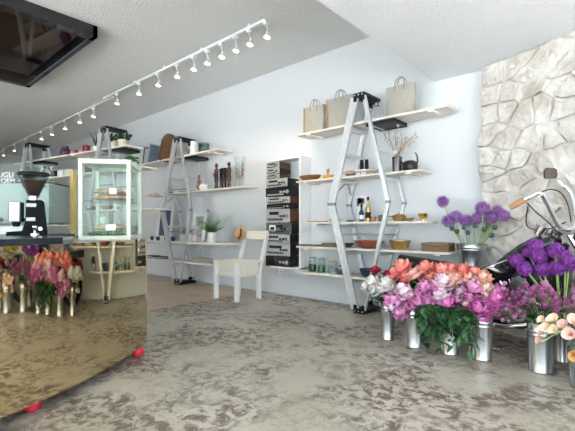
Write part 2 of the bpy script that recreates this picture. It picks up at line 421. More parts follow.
# dark framed panel under the ceiling
t = thing('ceiling_panel', 'dark smoked mirror panel in a deep black frame under the ceiling at top left', 'ceiling panel', (-6.0, .7, ZH))
x0, x1, y0, y1 = -1.27, 1.25, -1.3, 1.29
f = MB()
for a, b in (((x0, y0), (x1, y0+.14)), ((x0, y1-.05), (x1, y1)), ((x0, y0), (x0+.1, y1)), ((x1-.13, y0), (x1, y1))): f.b2((a[0], a[1], -.13), (b[0], b[1], 0))
f.build('frame', BLKM, t, False)
MB().b2((x0+.1, y0+.14, -.05), (x1-.13, y1-.05, -.03)).build('mirror_glass', SMOKE, t, False)
MB().b2((x0+.1, y1-.056, -.125), (x1-.13, y1-.05, -.115)).build('trim_strip', mat('blue_grey_strip', (.12, .18, .32), .3), t, False)

# ================================================================== LADDER TOWERS
HZJ = 1.26
def make_tower():
    t = thing('ladder_tower', '', 'ladder')
    yn, yf = -.19, .19
    def xat(z): return .055+.315*min(1, abs(z-(HZJ+(HZJ-.03 if z >= HZJ else -HZJ+.03)))/(HZJ-.06))
    for s, yy, wd in ((-1, yn, .095), (-1, yf, .06), (1, yn, .042), (1, yf, .034)):
        for top, nm in ((1, 'upper_rail'), (0, 'lower_rail')):
            z0, z1 = (HZJ+.01, 2*HZJ-.05) if top else (HZJ-.01, .05)
            ya = yy; yb = yy*.9
            m = MB(); m.beam((s*.37, ya, z0), (s*.06, yb, z1), wd, .012)
            dx = Vector((s*.37-s*.06, 0, z0-z1)).normalized(); nx = Vector((-dx.z, 0, dx.x))
            for q in (-1, 1):   # channel flanges
                o_ = nx*q*(wd/2-.004); m.beam(Vector((s*.37, ya*.97, z0))+o_, Vector((s*.06, yb*.96, z1))+o_, .008, .03)
            m.build(nm, ALU, t, False)
        m = MB(); m.box((s*.37, yy, HZJ), (wd+.012, .035, .03), bev=.005); m.cyl((s*.37, yy-.025, HZJ+.01), (s*.37, yy+.025, HZJ+.01), .009, seg=8)
        m.build('joint_bracket', ALUD, t)
    for z in (2.15, 1.85, 1.54, 1.005, .695, .365):
        x = -xat(z); yh = .178
        m = MB(); m.b2((x-.045, -yh, z-.03), (x+.045, yh, z-.0), .003)
        for k in range(4): m.b2((x-.04+k*.022, -yh, z), (x-.03+k*.022, yh, z+.002))
        m.build('step', ALU, t, False)
        x = -x; m = MB(); m.b2((x-.012, -yh, z-.028), (x+.012, yh, z-.002), .003); m.build('cross_bar', ALU, t, False)
    for s in (-1,):
        m = MB(); x = s*.33
        m.beam((x, -.178, HZJ+.12), (x*.86, -.03, HZJ+.25), .018, .004); m.beam((x, .178, HZJ+.12), (x*.86, .03, HZJ+.25), .018, .004)
        m.build('corner_brace', ALUD, t)
    m = MB()
    for yy in (yn+.03, yf-.03):
        m.beam((-.29, yy, 1.62), (.29, yy, 1.62), .02, .004); m.beam((-.29, yy, .9), (.29, yy, .9), .02, .004)
    m.build('spreader_bar', ALUD, t, False)
    for z0, sg, nm in ((2*HZJ, 1, 'top_cap'), (0, -1, 'foot_cap')):
        m = MB(); m.box((0, 0, z0-sg*.03), (.15, .38, .055), bev=.015)
        for sx in (-1, 1):
            for sy in (-1, 1): m.box((sx*.05, sy*.155, z0-sg*.075), (.045, .06, .05), bev=.008)
        m.mi = 1
        for sx in (-.05, 0, .05): m.cyl((sx, -.193, z0-sg*.03), (sx, -.188, z0-sg*.03), .009, seg=8)
        m.build(nm, [BLKP, ALU], t)
    m = MB(); m.box((.25, .0, 2.13), (.34, .3, .012), bev=.004); m.box((.25, -.15, 2.137), (.34, .014, .04)); m.box((.25, .15, 2.137), (.34, .014, .04)); m.box((.42, 0, 2.137), (.014, .3, .04))
    m.build('pail_tray', BLKP, t)
    return t
T0 = make_tower(); g = 'aluminium ladder towers'
place(T0, (-2.43, 4.105, 0)); tag(T0, 'tall tower of two aluminium stepladders joined foot to foot, right, behind the peonies', group=g)
for loc, rz, lab in (((-5.95, 3.98, 0), R_(6), 'aluminium stepladder tower between desk and shelves, left of the white chair'),
                     ((-6.16, 2.83, 0), R_(10), 'aluminium stepladder tower rising behind the mint glass display case'),
                     ((-8.42, 2.43, 0), R_(10), 'farthest aluminium stepladder tower, left, behind the coffee grinder')):
    q = copy_tree(T0); place(q, loc, rz); q['label'] = lab

def board(x0, x1, yc, wd, z, label, th=.022, cleats=(), rz=0, cx=None):
    t = thing('shelf_board', label, 'shelf board', ((x0+x1)/2, yc, z), rz, 'pale boards laid through the ladders')
    h = (x1-x0)/2
    MB().b2((-h, -wd/2, -th), (h, wd/2, 0), .002).build('plank', PINE, t, False)
    for c in cleats: MB().b2((c-.03-(x0+x1)/2, -wd/2+.005, -th-.02), (c+.03-(x0+x1)/2, wd/2-.005, -th), .002).build('cleat', PINE, t, False)
    return t
AY, AW = 4.105, .29
board(-3.39, -1.44, AY, AW, 2.195, 'topmost pale shelf board in the right ladder tower, carrying three tote bags', cleats=(-3.2, -1.62), th=.025)
board(-3.4, -1.72, AY, AW, 1.585, 'pale shelf board holding the wooden bowl and dried flowers, right ladder tower', cleats=(-3.25, -1.86))
board(-3.23, -1.66, AY, AW, 1.05, 'pale shelf board with small brass cups and bottles, right ladder tower', cleats=(-3.1,))
board(-3.4, -1.43, AY, AW, .74, 'pale shelf board with large bowls and wicker box, right ladder tower', cleats=(-3.25, -1.55))
board(-3.42, -1.9, AY, AW, .41, 'lowest pale shelf board with glass jars, right ladder tower', cleats=(-3.25,), th=.025)
BY, BW = 3.98, .29
board(-7.45, -4.87, BY, BW, 2.19, 'topmost pale shelf board with brown basket, middle ladder tower', cleats=(-6.9, -5.1), th=.025)
board(-7.1, -4.27, BY, BW, 1.575, 'pale shelf board with dark carved figures and white teapot, middle ladder tower', cleats=(-6.5,), th=.022)
board(-7.35, -4.72, BY, .31, .735, 'desk-height pale board with potted fern, middle ladder tower', cleats=(-7,), th=.03)
board(-7.35, -4.9, BY, BW, .405, 'lowest pale board with folded cloth, middle ladder tower', cleats=(-7,), th=.03)
IR = R_(10)
def isl(x, y=0, z=0):     # local frame of the far row of ladders
    return Vector((-6.16, 2.83, 0)) + Matrix.Rotation(IR, 3, 'Z') @ Vector((x, y, z))
def iboard(x0, x1, z, label):
    c = isl((x0+x1)/2); t = board(x0, x1, c.y, .29, z, label, cleats=((x0+x1)/2+.3,), rz=IR); t.location.x = c.x
iboard(-2.9, .5, 2.19, 'topmost board of far ladder row, holding aloe and red canister')
iboard(-2.7, .85, 1.85, 'second board of far ladder row, behind the mint display case')
iboard(-2.7, 1.12, 1.25, 'third board of far ladder row, reaching past the case')
iboard(-2.7, .3, 1.02, 'fourth board of far ladder row, low behind the case')

# ================================================================== SHELF GOODS
def one(mb, name, m, label, cat, loc, rz=0, group=None, smooth=None):
    o = mb.build(name, m, smooth=smooth); place(o, loc, rz); return tag(o, label, cat, group)
def vessel(name, prof, m, label, cat, loc, seg=28, sx=1, sy=1, rz=0, group=None, parts=()):
    "hollow turned vessel: prof is the outer outline, the inside is offset"
    th = .004; inner = [(max(r-th, 0), z+th if i == 0 else z) for i, (r, z) in enumerate(prof)]
    full = [(0, prof[0][1])]+list(prof)+inner[::-1]+[(0, prof[0][1]+th)]
    mb = MB().lathe(full, seg, sx=sx, sy=sy)
    if not parts: return one(mb, name, m, label, cat, loc, rz, group)
    t = thing(name, label, cat, loc, rz, group); mb.build('body', m, t)
    for nm, b, mm in parts: b.build(nm, mm, t)
    return t
E = .0005
# --- tote bags
def tote(x, z, w, h, y, label, edge, rz=0):
    t = thing('tote_bag', label, 'bag', (x, y, z+E), rz, 'linen tote bags on the top shelf')
    m = MB(); d = .05
    def sh(u, v):   # one closed bag body, sides slightly bowed
        a = v*2*pi; zz = u*h
        ca, sa = cos(a), sin(a); k = 6; rr = (abs(ca)**k+abs(sa)**k)**(-1/k)
        return Vector((ca*rr*w/2, sa*rr*d*(1-.25*u)+.006*sin(zz*20+a*3), zz))
    m.grid(sh, 8, 24); bmesh.ops.remove_doubles(m.bm, verts=m.bm.verts, dist=1e-5)
    m.b2((-w/2+.01, -d+.01, 0), (w/2-.01, d-.01, .01)); m.b2((-w/2+.02, -d*.6, h-.03), (w/2-.02, d*.6, h-.02))
    m.build('bag_body', LINEN, t)
    if edge: MB().b2((-w/2-.004, -d-.004, .002), (-w/2+.006, -d+.03, h+.002), .002).build('side_trim', LEATH, t, False)
    for yy in (-.042, .03):
        pts = [(-.055, yy, h-.06), (-.055, yy, h), (-.05, yy*.7, h+.05), (-.03, yy*.5, h+.08), (0, yy*.5, h+.09), (.03, yy*.5, h+.08), (.05, yy*.7, h+.05), (.055, yy, h), (.055, yy, h-.06)]
        MB().tube(pts, .007, 8).build('handle', HANDL, t)
tote((X_(304, 4.08)+X_(325, 4.08))/2, 2.195, .31, .35, 4.10, 'small greige tote bag, leftmost on the top shelf', True)
tote((X_(327, 4.08)+X_(354, 4.08))/2, 2.195, .37, .385, 4.10, 'large greige tote bag beside the left leg of the ladder', True)
tote((X_(386, 4.08)+X_(415, 4.08))/2, 2.195, .33, .345, 4.10, 'greige tote bag standing alone right of the ladder cap', False)
# --- right tower, second shelf
Z2 = 1.585+E; Y0 = 4.08
vessel('wooden_bowl', [(.05, 0), (.1, .012), (.15, .05), (.158, .07)], MWOOD, 'long oval reddish brown wooden bowl at the shelf end', 'bowl', (X_(310, Y0), Y0, Z2), sx=1.05, sy=.6)
t = thing('amber_dish', 'amber yellow glass dish with a small metal figure on it', 'dish', (X_(328, Y0), Y0, Z2))
MB().lathe([(0, 0), (.05, 0), (.075, .045), (.07, .05), (.05, .02), (0, .02)], 20).build('dish', AMBER, t)
m = MB(); m.cyl((0, 0, .02), (0, 0, .09), .018, .012, 10); m.ball((.0, 0, .11), .022); m.cyl((0, 0, .1), (.02, 0, .14), .008, .005, 8); m.build('figure', BRASS, t)
one(MB().b2((-.055, -.05, 0), (.055, .05, .07), .006), 'wooden_box', mat('orange_wood', (.45, .14, .05), .35, var=.2), 'small orange brown wooden box beside the ladder leg', 'box', (X_(351.5, Y0), Y0, Z2))
t = thing('carton', 'white carton with bare tan right half, under black bottles', 'box', (X_(365, Y0), Y0+.02, Z2))
MB().b2((-.11, -.05, 0), (.03, .05, .075), .003).build('carton_body', PAPER, t); MB().b2((.03, -.05, 0), (.13, .05, .075), .003).build('sleeve', mat('kraft_board', (.5, .35, .25), .8), t)
MB().b2((-.045, -.052, 0), (-.035, -.05, .075)).build('tape', mat('kraft_board', (.5, .35, .25), .8), t, False)
for k, dx in enumerate((-.035, .03)):
    m = MB(); m.lathe([(0, 0), (.022, 0), (.023, .01), (.023, .085), (.02, .09), (.02, .115), (0, .115)], 16)
    one(m, 'black_bottle', BLKP, ('left' if k == 0 else 'right')+' one of two squat black bottles on the white carton', 'bottle', (X_(365, Y0)+dx-.02, Y0+.02, Z2+.0755), group='black bottles on the carton')
vx = X_(397, Y0)
zinc = mat('dark_zinc', (.16, .14, .14), .3, .8, var=.4)
vessel('zinc_vase', [(.048, 0), (.05, .01), (.052, .08), (.056, .165)], zinc, 'dark zinc vase holding dried branches', 'vase', (vx, Y0, Z2), parts=(('rim', MB().lathe([(.054, .16), (.059, .162), (.059, .17), (.054, .17)], 24), zinc),))
t = thing('iron_jug', 'rough black iron jug with upright curled handle at shelf end', 'jug', (X_(410, Y0), Y0, Z2))
MB().lathe([(0, 0), (.065, 0), (.08, .03), (.082, .07), (.07, .1), (.045, .115), (.04, .11), (0, .1)], 24).build('body', mat('black_iron', (.04, .035, .035), .3, .5, bump=1, bscale=30), t)
MB().tube([(.06, 0, .05), (.085, 0, .1), (.08, 0, .15), (.065, 0, .19), (.05, 0, .195)], [.012, .011, .009, .007, .005], 8).build('handle', BLKM, t)
MB().cyl((-.06, 0, .08), (-.095, 0, .11), .014, .008, 10).build('spout', BLKM, t)
rs = random.Random(11)
for k in range(11):
    tip = aty(rs.uniform(377, 417), rs.uniform(118, 140), Y0+rs.uniform(-.08, .08))
    b0 = Vector((vx+rs.uniform(-.02, .02), Y0+rs.uniform(-.02, .02), Z2+.02)); top = Vector((vx+rs.uniform(-.03, .03), Y0+rs.uniform(-.03, .03), Z2+.17))
    t = thing('dried_branch', 'dried twig with pinkish brown seed heads in the zinc vase', 'dried branch', b0, 0, 'dried branches in the zinc vase')
    mid = (top+tip)/2+Vector((rs.uniform(-.03, .03), rs.uniform(-.02, .02), .03))
    m = MB(); m.tube([(0, 0, 0), top-b0, mid-b0, tip-b0], [.003, .003, .0022, .001], 5)
    hd = MB(); hd.tube([(top-b0).lerp(tip-b0, .3), (top-b0).lerp(tip-b0, .9)], .0012, 4)
    for q in range(7):
        c = (top-b0).lerp(tip-b0, .35+.65*q/6)+Vector((rs.uniform(-.025, .025), rs.uniform(-.02, .02), rs.uniform(-.01, .02)))
        m.tube([(top-b0).lerp(tip-b0, .3+.6*q/6), c], .001, 4); hd.ball(c, rs.uniform(.005, .012), (1, 1, 1.4), 6)
    m.build('stem', STEM if k % 4 == 0 else DRYS, t); hd.build('seed_head', DRYF if k % 3 else mat('silver_leaf', (.55, .58, .56), .7), t)
t = thing('white_bloom', 'white dried bloom low among the zinc vase branches', 'flower', (vx, Y0-.03, Z2+.02))
MB().tube([(0, 0, 0), (0, -.01, .2)], .002, 5).build('stem', DRYS, t)
m = MB()
for k in range(14):
    a = k*2.4; m.tube([(0, -.012, .2), (.03*cos(a), -.02, .2+.03*sin(a))], [.006, .002], 5)
m.build('bloom', WHITEF, t)
# --- right tower, third shelf
Z3 = 1.05+E
t = thing('serving_board', 'copper coloured serving board lying flat, left of the ladder', 'board', (X_(320, Y0), Y0, Z3))
MB().lathe([(0, 0), (.1, 0), (.105, .006), (.1, .014), (0, .014)], 28, sx=1.1, sy=.7).build('plate', COPPER, t); MB().b2((-.19, -.025, .002), (-.1, .025, .012), .003).build('handle', COPPER, t)
vessel('clay_dish', [(.04, 0), (.07, .02), (.075, .03)], COPPER, 'low clay dish between serving board and ladder leg', 'dish', (X_(336, Y0), Y0-.02, Z3), sy=.8)
vessel('brown_saucer', [(.03, 0), (.045, .018), (.048, .02)], OLIVE, 'tiny brown saucer just right of ladder leg', 'dish', (X_(350, Y0), Y0, Z3))
t = thing('gift_card_box', 'white printed box standing behind two slim bottles', 'box', (X_(361.5, Y0+.05), Y0+.06, Z3))
MB().b2((-.06, -.015, 0), (.06, .015, .31), .002).build('box_body', PAPER, t)
m = MB(); rs = random.Random(2)
for k in range(10): m.b2((-.05+.1*rs.random(), -.0165, .18+.1*rs.random()), (-.045+.1*rs.random()*.2-.02, -.0155, .2+.09*rs.random()))
m.build('print', mat('grey_print', (.35, .35, .36), .6), t, False)
for px, h, mm, lab in ((361.5, .19, BLUEC, 'dark slim bottle, left of the pair before white box'), (368, .27, BRASS, 'taller gold and black slim bottle before white box')):
    t = thing('slim_bottle', lab, 'bottle', (X_(px, Y0-.03), Y0-.03, Z3), 0, 'slim bottles on the third shelf')
    MB().lathe([(0, 0), (.028, 0), (.03, .01), (.028, h*.55), (.012, h*.75), (.011, h)], 16).build('body', mm, t)
    MB().lathe([(0, h*.9), (.014, h*.9), (.014, h+.015), (0, h+.015)], 12).build('stopper', BLKP, t)
    MB().lathe([(.0295, h*.15), (.031, h*.15), (.03, h*.4), (.028, h*.4)], 16).build('bottle_label', BLKP if mm is BRASS else PAPER, t)
for px, lab, mm in ((373.5, 'small brown clay cup right of gold bottle', COPPER), (381, 'little cup planted with a green cactus behind ladder rail', OLIVE)):
    pr = [(.022, 0), (.032, .04), (.03, .058)]
    pl = MB()
    for k in range(5): pl.ball((.012*cos(k*1.3), .012*sin(k*1.3), .06), .014, (1, 1, 1.2), 8)
    vessel('clay_cup', pr, mm, lab, 'cup', (X_(px, Y0), Y0, Z3), parts=((('cactus', pl, LEAF)),) if px > 380 else (('fill', MB().lathe([(0, .05), (.027, .05)], 16), BRASS),))
hm = MB().tube([(-.07, 0, .045), (-.12, 0, .06), (-.135, 0, .06)], .007, 8)
vessel('brass_pan', [(.05, 0), (.07, .02), (.075, .06), (.078, .065)], BRASS, 'brass saucepan with lid and side handle', 'pan', (X_(399, Y0), Y0, Z3), parts=(('handle', hm, BRASS), ('lid', MB().lathe([(.074, .062), (.04, .08), (.012, .085), (.012, .1), (0, .102)], 20), BRASS)))
vessel('brass_dish', [(.03, 0), (.05, .03), (.056, .035)], BRASS, 'shallow brass dish beside the brass saucepan', 'dish', (X_(410, Y0), Y0-.02, Z3))
vessel('brass_goblet', [(.028, 0), (.02, .008), (.02, .015), (.045, .04), (.05, .075), (.052, .082)], mat('bright_brass', (.8, .55, .2), .15, 1), 'polished brass cup at the right shelf end', 'cup', (X_(423, Y0), Y0, Z3))
# --- right tower, fourth shelf
Z4 = .74+E
for k, (px, w, mm, lab) in enumerate(((305, .1, MWOOD, 'thin wooden board at the far left shelf end'), (314, .09, OLIVE, 'flat dark plate beside the thin wooden board'))):
    m = MB(); m.lathe([(0, 0), (w, 0), (w+.004, .006), (w, .018), (0, .012)], 24, sy=.8); one(m, 'flat_board', mm, lab, 'plate', (X_(px, Y0)+.02, Y0, Z4))
vessel('olive_tray', [(.13, 0), (.15, .02), (.155, .045)], OLIVE, 'oval olive green tray left of the ladder leg', 'tray', (X_(332, Y0), Y0, Z4), sy=.6)
vessel('green_bowl', [(.05, 0), (.08, .03), (.09, .05)], mat('dark_green_glaze', (.05, .07, .04), .3), 'dark green bowl partly behind ladder leg', 'bowl', (X_(347.5, Y0+.05), Y0+.03, Z4))
vessel('red_bowl', [(.08, 0), (.13, .025), (.18, .075), (.185, .09)], TERRA, 'wide red brown bowl in the middle of ladder tower', 'bowl', (X_(369, Y0-.01), Y0-.01, Z4), sy=.7)
vessel('brass_basin', [(.08, 0), (.085, .01), (.11, .09), (.118, .1)], BRASS, 'dented brass basin between ladder rails', 'basin', (X_(400, Y0), Y0, Z4), parts=(('rim', MB().lathe([(.115, .095), (.121, .098), (.12, .105), (.114, .104)], 28), BRASS),))
t = thing('wicker_box', 'flat lidded wicker box at right shelf end', 'box', (X_(438, Y0), Y0+.01, Z4))
MB().b2((-.14, -.1, 0), (.13, .1, .055), .008).build('box_body', WICKER, t); MB().b2((-.144, -.104, .057), (.134, .104, .09), .01).build('lid', WICKER, t)
# --- right tower, lowest shelf
Z5 = .41+E
def jar(px, y, r, h, content, label, lid):
    t = thing('glass_jar', label, 'jar', (X_(px, y), y, Z5), 0, 'glass jars on the lowest shelf')
    MB().lathe([(0, 0), (r, 0), (r, h*.8), (r*.8, h*.88), (r*.8, h*.95)], 20).build('jar_body', GLASSG, t)
    MB().lathe([(0, .004), (r*.93, .004), (r*.93, h*.5), (0, h*.52)], 16).build('contents', content, t)
    MB().lathe([(0, h), (r*.85, h), (r*.87, h*.9), (r*.82, h*.9)], 20).build('lid', lid, t)
jar(312.5, Y0, .05, .185, LEAFD, 'clip top glass jar of dark leaves, left one', ALUD); jar(321.5, Y0, .05, .18, LEAF, 'clip top glass jar of green herbs, second from left', ALUD)
jar(333, Y0, .062, .15, GCER, 'squat glass jar with tan lid and white label', LEATH); jar(342.5, Y0, .05, .11, PODM, 'small dark green jar tucked against the ladder leg', BLKP)
vessel('blue_bowl', [(.05, 0), (.09, .03), (.11, .085), (.112, .095)], BLUEC, 'dark blue bowl behind the white and red roses', 'bowl', (X_(369, Y0), Y0, Z5))
m = MB(); rs = random.Random(5)

# --- middle tower, top shelf
ZB1 = 2.19+E; YB_ = 3.97
for k, (px, c, lab, lean) in enumerate(((148.5, BLKM, 'thin black framed picture leaning behind basket, left one', .12), (153, GCER, 'grey framed picture leaning against the brown basket', .15))):
    t = thing('leaning_frame', lab, 'picture frame', (X_(px, YB_+.02), YB_+.0, ZB1)); t.rotation_euler = (0, lean, R_(55))
    m = MB(); w_, h_ = .2, .33+.05*k
    m.b2((-w_/2, -.01, 0), (w_/2, .01, .02)); m.b2((-w_/2, -.01, h_-.02), (w_/2, .01, h_)); m.b2((-w_/2, -.01, 0), (-w_/2+.02, .01, h_)); m.b2((w_/2-.02, -.01, 0), (w_/2, .01, h_))
    m.build('frame', c, t, False); MB().b2((-w_/2+.02, -.004, .02), (w_/2-.02, .004, h_-.02)).build('picture', BLUEP if k else GCER, t, False)
t = thing('pack_basket', 'tall dark woven basket with rounded top, leaning on shelf', 'basket', (X_(166, YB_), YB_, ZB1)); t.rotation_euler = (0, R_(19), 0)
m = MB(); m.lathe([(0, 0), (.2, 0), (.205, .02), (.19, .2), (.17, .36), (.14, .44), (.08, .49), (0, .5)], 24, sy=.7)
for z in (.03, .2, .34): m.lathe([(.208-z*.08, z), (.214-z*.08, z+.01), (.208-z*.08, z+.02)], 24, sy=.7)
m.build('basket_body', RATTAN, t); MB().b2((-.02, -.115, .1), (.02, -.1, .3), .004).build('strap', DWOOD, t)
vessel('white_vase', [(.05, 0), (.062, .03), (.06, .12), (.05, .19), (.055, .235)], CERAM, 'tall white ceramic vase right of ladder cap', 'vase', (X_(193.5, YB_), YB_, ZB1))
vessel('grey_jar', [(.07, 0), (.085, .02), (.088, .15), (.08, .165)], glass('greenish_glass', (.62, .7, .66), .35), 'wide grey green glass jar near shelf end', 'jar', (X_(204, YB_), YB_, ZB1))
one(MB().b2((-.1, -.06, 0), (.1, .06, .13), .004), 'storage_box', mat('mauve_card', (.36, .3, .32), .7), 'dull mauve box directly behind the ladder rail', 'box', (X_(186.5, YB_+.03), YB_+.04, ZB1))
# --- middle tower, second shelf
ZB2 = 1.575+E
def figure(px, h, m_, label, crouch=False):
    t = thing('carved_figure', label, 'carving', (X_(px, YB_), YB_, ZB2))
    MB().b2((-.04, -.035, 0), (.04, .035, .025), .004).build('plinth', m_, t)
    m = MB()
    pr = [(.03, .025), (.034, h*.12), (.026, h*.22), (.037, h*.32), (.042, h*.45), (.03, h*.56), (.041, h*.68), (.036, h*.76), (.017, h*.8), (.016, h*.82), (.028, h*.87), (.03, h*.92), (.02, h*.98), (0, h)]
    m.lathe([(0, .025)]+pr, 14, sy=.8)
    for s in (-1, 1): m.tube([(s*.035, 0, h*.72), (s*.05, -.01, h*.58), (s*.02, -.035, h*.5)], [.012, .011, .009], 8)
    m.ball((0, -.03, h*.88), .008, seg=8); m.build('body', m_, t)
figure(216.5, .42, DWOOD, 'tall dark carved figure, left one of the pair')
figure(229, .41, DWOOD, 'tall dark carved figure, right one beside the glass vase')
t = thing('framed_mirror', 'small dark framed mirror propped between carved figures', 'mirror', (X_(222.5, YB_+.05), YB_+.06, ZB2))
m = MB(); w_, h_ = .15, .34
for a, b in (((-w_/2, 0), (w_/2, .03)), ((-w_/2, h_-.03), (w_/2, h_)), ((-w_/2, 0), (-w_/2+.025, h_)), ((w_/2-.025, 0), (w_/2, h_))): m.b2((a[0], -.012, a[1]), (b[0], .012, b[1]), .003)
m.build('frame', BLKM, t); MB().b2((-.05, -.004, .03), (.05, .004, h_-.03)).build('mirror_glass', mat('mirror', (.8, .85, .9), .03, 1), t, False)
t = thing('bent_wood_figure', 'orange brown driftwood figure with raised arm', 'carving', (X_(198.5, YB_+.04), YB_+.05, ZB2))
m = MB(); m.lathe([(0, 0), (.04, 0), (.035, .03), (.02, .1), (.035, .16), (.03, .2), (.015, .215), (.026, .25), (.02, .28), (0, .29)], 12, sy=.7)
m.tube([(.0, 0, .12), (-.05, 0, .08), (-.08, 0, .12)], [.018, .014, .006], 8); m.build('body', MWOOD, t); 
t = thing('teapot', 'white ceramic teapot in front of driftwood figure', 'teapot', (X_(203.5, YB_-.06), YB_-.06, ZB2))
MB().lathe([(0, 0), (.05, 0), (.075, .03), (.078, .06), (.055, .095), (.02, .105), (0, .105)], 24).build('body', CERAM, t)
MB().lathe([(.03, .1), (.028, .108), (.008, .112), (.01, .122), (0, .126)], 16).build('lid', CERAM, t)
MB().tube([(.06, 0, .04), (.1, 0, .075), (.115, 0, .11)], [.016, .011, .008], 10).build('spout', CERAM, t)
MB().tube([(-.065, 0, .08), (-.105, 0, .08), (-.11, 0, .045), (-.07, 0, .03)], .007, 8).build('handle', CERAM, t)
t = thing('glass_teapot', 'clear glass kettle with amber drink and hoop handle', 'teapot', (X_(169, YB_), YB_, ZB2))
MB().lathe([(0, 0), (.06, 0), (.085, .04), (.08, .09), (.045, .12), (.045, .13)], 24).build('body', GLASSG, t)
MB().lathe([(0, .005), (.058, .005), (.078, .04), (0, .045)], 20).build('tea', COPPER, t)
MB().tube([(-.07, 0, .1), (-.07, 0, .17), (-.03, 0, .215), (.03, 0, .215), (.07, 0, .17), (.07, 0, .1)], .004, 6).build('hoop_handle', BLKM, t)
MB().lathe([(.045, .128), (.03, .14), (.01, .145), (.012, .16), (0, .165)], 16).build('lid', BRASS, t)
for px, mm, lab in ((151, COPPER, 'small copper dish at left shelf end'), (157, MWOOD, 'small wooden dish second from left shelf end'), (181.5, COPPER, 'small clay dish right of the glass kettle')):
    vessel('small_dish', [(.03, 0), (.05, .025), (.054, .032)], mm, lab, 'dish', (X_(px, YB_), YB_, ZB2), group='small dishes on the second middle shelf')
t = thing('glass_cylinder', 'tall flared clear glass vase at shelf end', 'vase', (X_(240, YB_-.01), YB_-.01, ZB2))
MB().lathe([(0, 0), (.055, 0), (.057, .01), (.085, .46), (.082, .46), (.052, .015), (0, .012)], 28).build('glass_body', glass('vase_glass', (.93, .95, .95), .12), t)
t2 = thing('dried_grass', 'rusty brown dried twigs standing inside glass vase', 'dried twigs', t.location+Vector((0, 0, .016)))
m = MB(); hd = MB(); rs = random.Random(4)
for k in range(9):
    a = rs.random()*6.3; q = Vector((.06*cos(a), .05*sin(a), rs.uniform(.22, .38))); m.tube([(.01*cos(a), .01*sin(a), 0), q*.6, q], .002, 5)
    for j in range(6): c = q*(.45+.09*j)+Vector((rs.uniform(-.02, .02), rs.uniform(-.01, .01), 0)); hd.ball(c, .009, (1, 1, 1.6), 6)
m.build('stem', DRYS, t2); hd.build('seed_head', mat('rust_bloom', (.36, .16, .09), .8), t2)
# --- middle tower, desk level
ZB3 = .735+E
def picture(px, y, z, w, h, fm, pm, label, rx=-.12, rz=0):
    t = thing('framed_picture', label, 'picture', (X_(px, y), y, z)); t.rotation_euler = (rx, 0, rz)
    m = MB()
    for a, b in (((-w/2, 0), (w/2, .03)), ((-w/2, h-.03), (w/2, h)), ((-w/2, 0), (-w/2+.03, h)), ((w/2-.03, 0), (w/2, h))): m.b2((a[0], -.012, a[1]), (b[0], .012, b[1]))
    m.build('frame', fm, t, False); MB().b2((-w/2+.03, .002, .03), (w/2-.03, .01, h-.03)).build('mount', PAPER, t, False)
    MB().b2((-w/2+.08, -.002, .08), (w/2-.08, .002, h-.08)).build('print', pm, t, False)
    return t
picture(163, 4.0, ZB3+.005, .5, .68, WHITEP, BLUEP, 'white framed picture with a slate blue print on desk board')
picture(198, 4.06, ZB3+.005, .36, .5, WHITEP, mat('grey_drawing', (.35, .37, .42), .7, col2=(.7, .72, .74), vscale=12), 'smaller white framed sketch leaning behind the pots', -.1)
t = thing('potted_fern', 'bright green fern in white ceramic pot on desk board', 'plant', (X_(212, 3.93), 3.93, ZB3))
MB().lathe([(0, 0), (.06, 0), (.075, .03), (.08, .13), (.07, .165), (.062, .165), (.06, .13), (0, .12)], 24).build('pot', CERAM, t)
m = MB(); rs = random.Random(9)
for k in range(70):
    a = rs.random()*6.283; el = rs.uniform(1., 1.5) if k % 2 else rs.uniform(.5, 1.); L_ = rs.uniform(.26, .4) if k % 2 else rs.uniform(.17, .25)
    pts = []
    for j in range(6):
        s_ = j/5; pts.append(Vector((cos(a)*L_*s_*cos(el*(1-s_*.6)), sin(a)*L_*s_*cos(el*(1-s_*.6)), .14+L_*s_*sin(el)*(1.25-.45*s_))))
    m.tube(pts, .0015, 4)
    for j in range(1, 6):
        for s in (-1, 1):
            for q in (0, .5):
                p = pts[j].lerp(pts[j-1], q); d = Vector((-sin(a), cos(a), 0))*s; f_ = Vector((cos(a), sin(a), .1)); ll = .05*(1.2-j/6)
                v = [m.bm.verts.new(x) for x in (p, p+d*ll*.5+f_*.02, p+d*ll+f_*.02, p+d*ll*.5-f_*.01)]; m.bm.faces.new(v)
m.build('fronds', FERN, t, fixn=False)
def potbox(px, label, sz=.085):
    t = thing('white_pot', label, 'pot', (X_(px, 3.9), 3.9, ZB3), 0, 'white pots on the desk board')
    m = MB(); s = sz/2
    m.b2((-s, -s, 0), (s, s, .008)); m.b2((-s, -s, 0), (s, -s+.008, .12)); m.b2((-s, s-.008, 0), (s, s, .12)); m.b2((-s, -s, 0), (-s+.008, s, .12)); m.b2((s-.008, -s, 0), (s, s, .12)); m.build('pot_body', CERAM, t, False)
    for k in range(3): tt = thing('brush', 'brown wooden brush handle poking out of square white pot', 'brush', (X_(px, 3.9)+(k-1)*.015, 3.9, ZB3+.01), 0, 'brushes in the white pots'); MB().tube([(0, 0, 0), ((k-1)*.02, .01, .16+.02*k)], .005, 6).build('handle', MWOOD, tt); MB().ball(((k-1)*.02, .01, .165+.02*k), .01, (1, 1, 1.8), 8).build('bristle', DWOOD, tt)
potbox(183.5, 'square white pot with brushes, left of the pair'); potbox(192.5, 'square white pot with brushes, right of the pair', .1)
vessel('white_saucer', [(.05, 0), (.08, .015), (.095, .025)], CERAM, 'wide low white dish between square pots and fern', 'dish', (X_(201.5, 3.9), 3.9, ZB3))
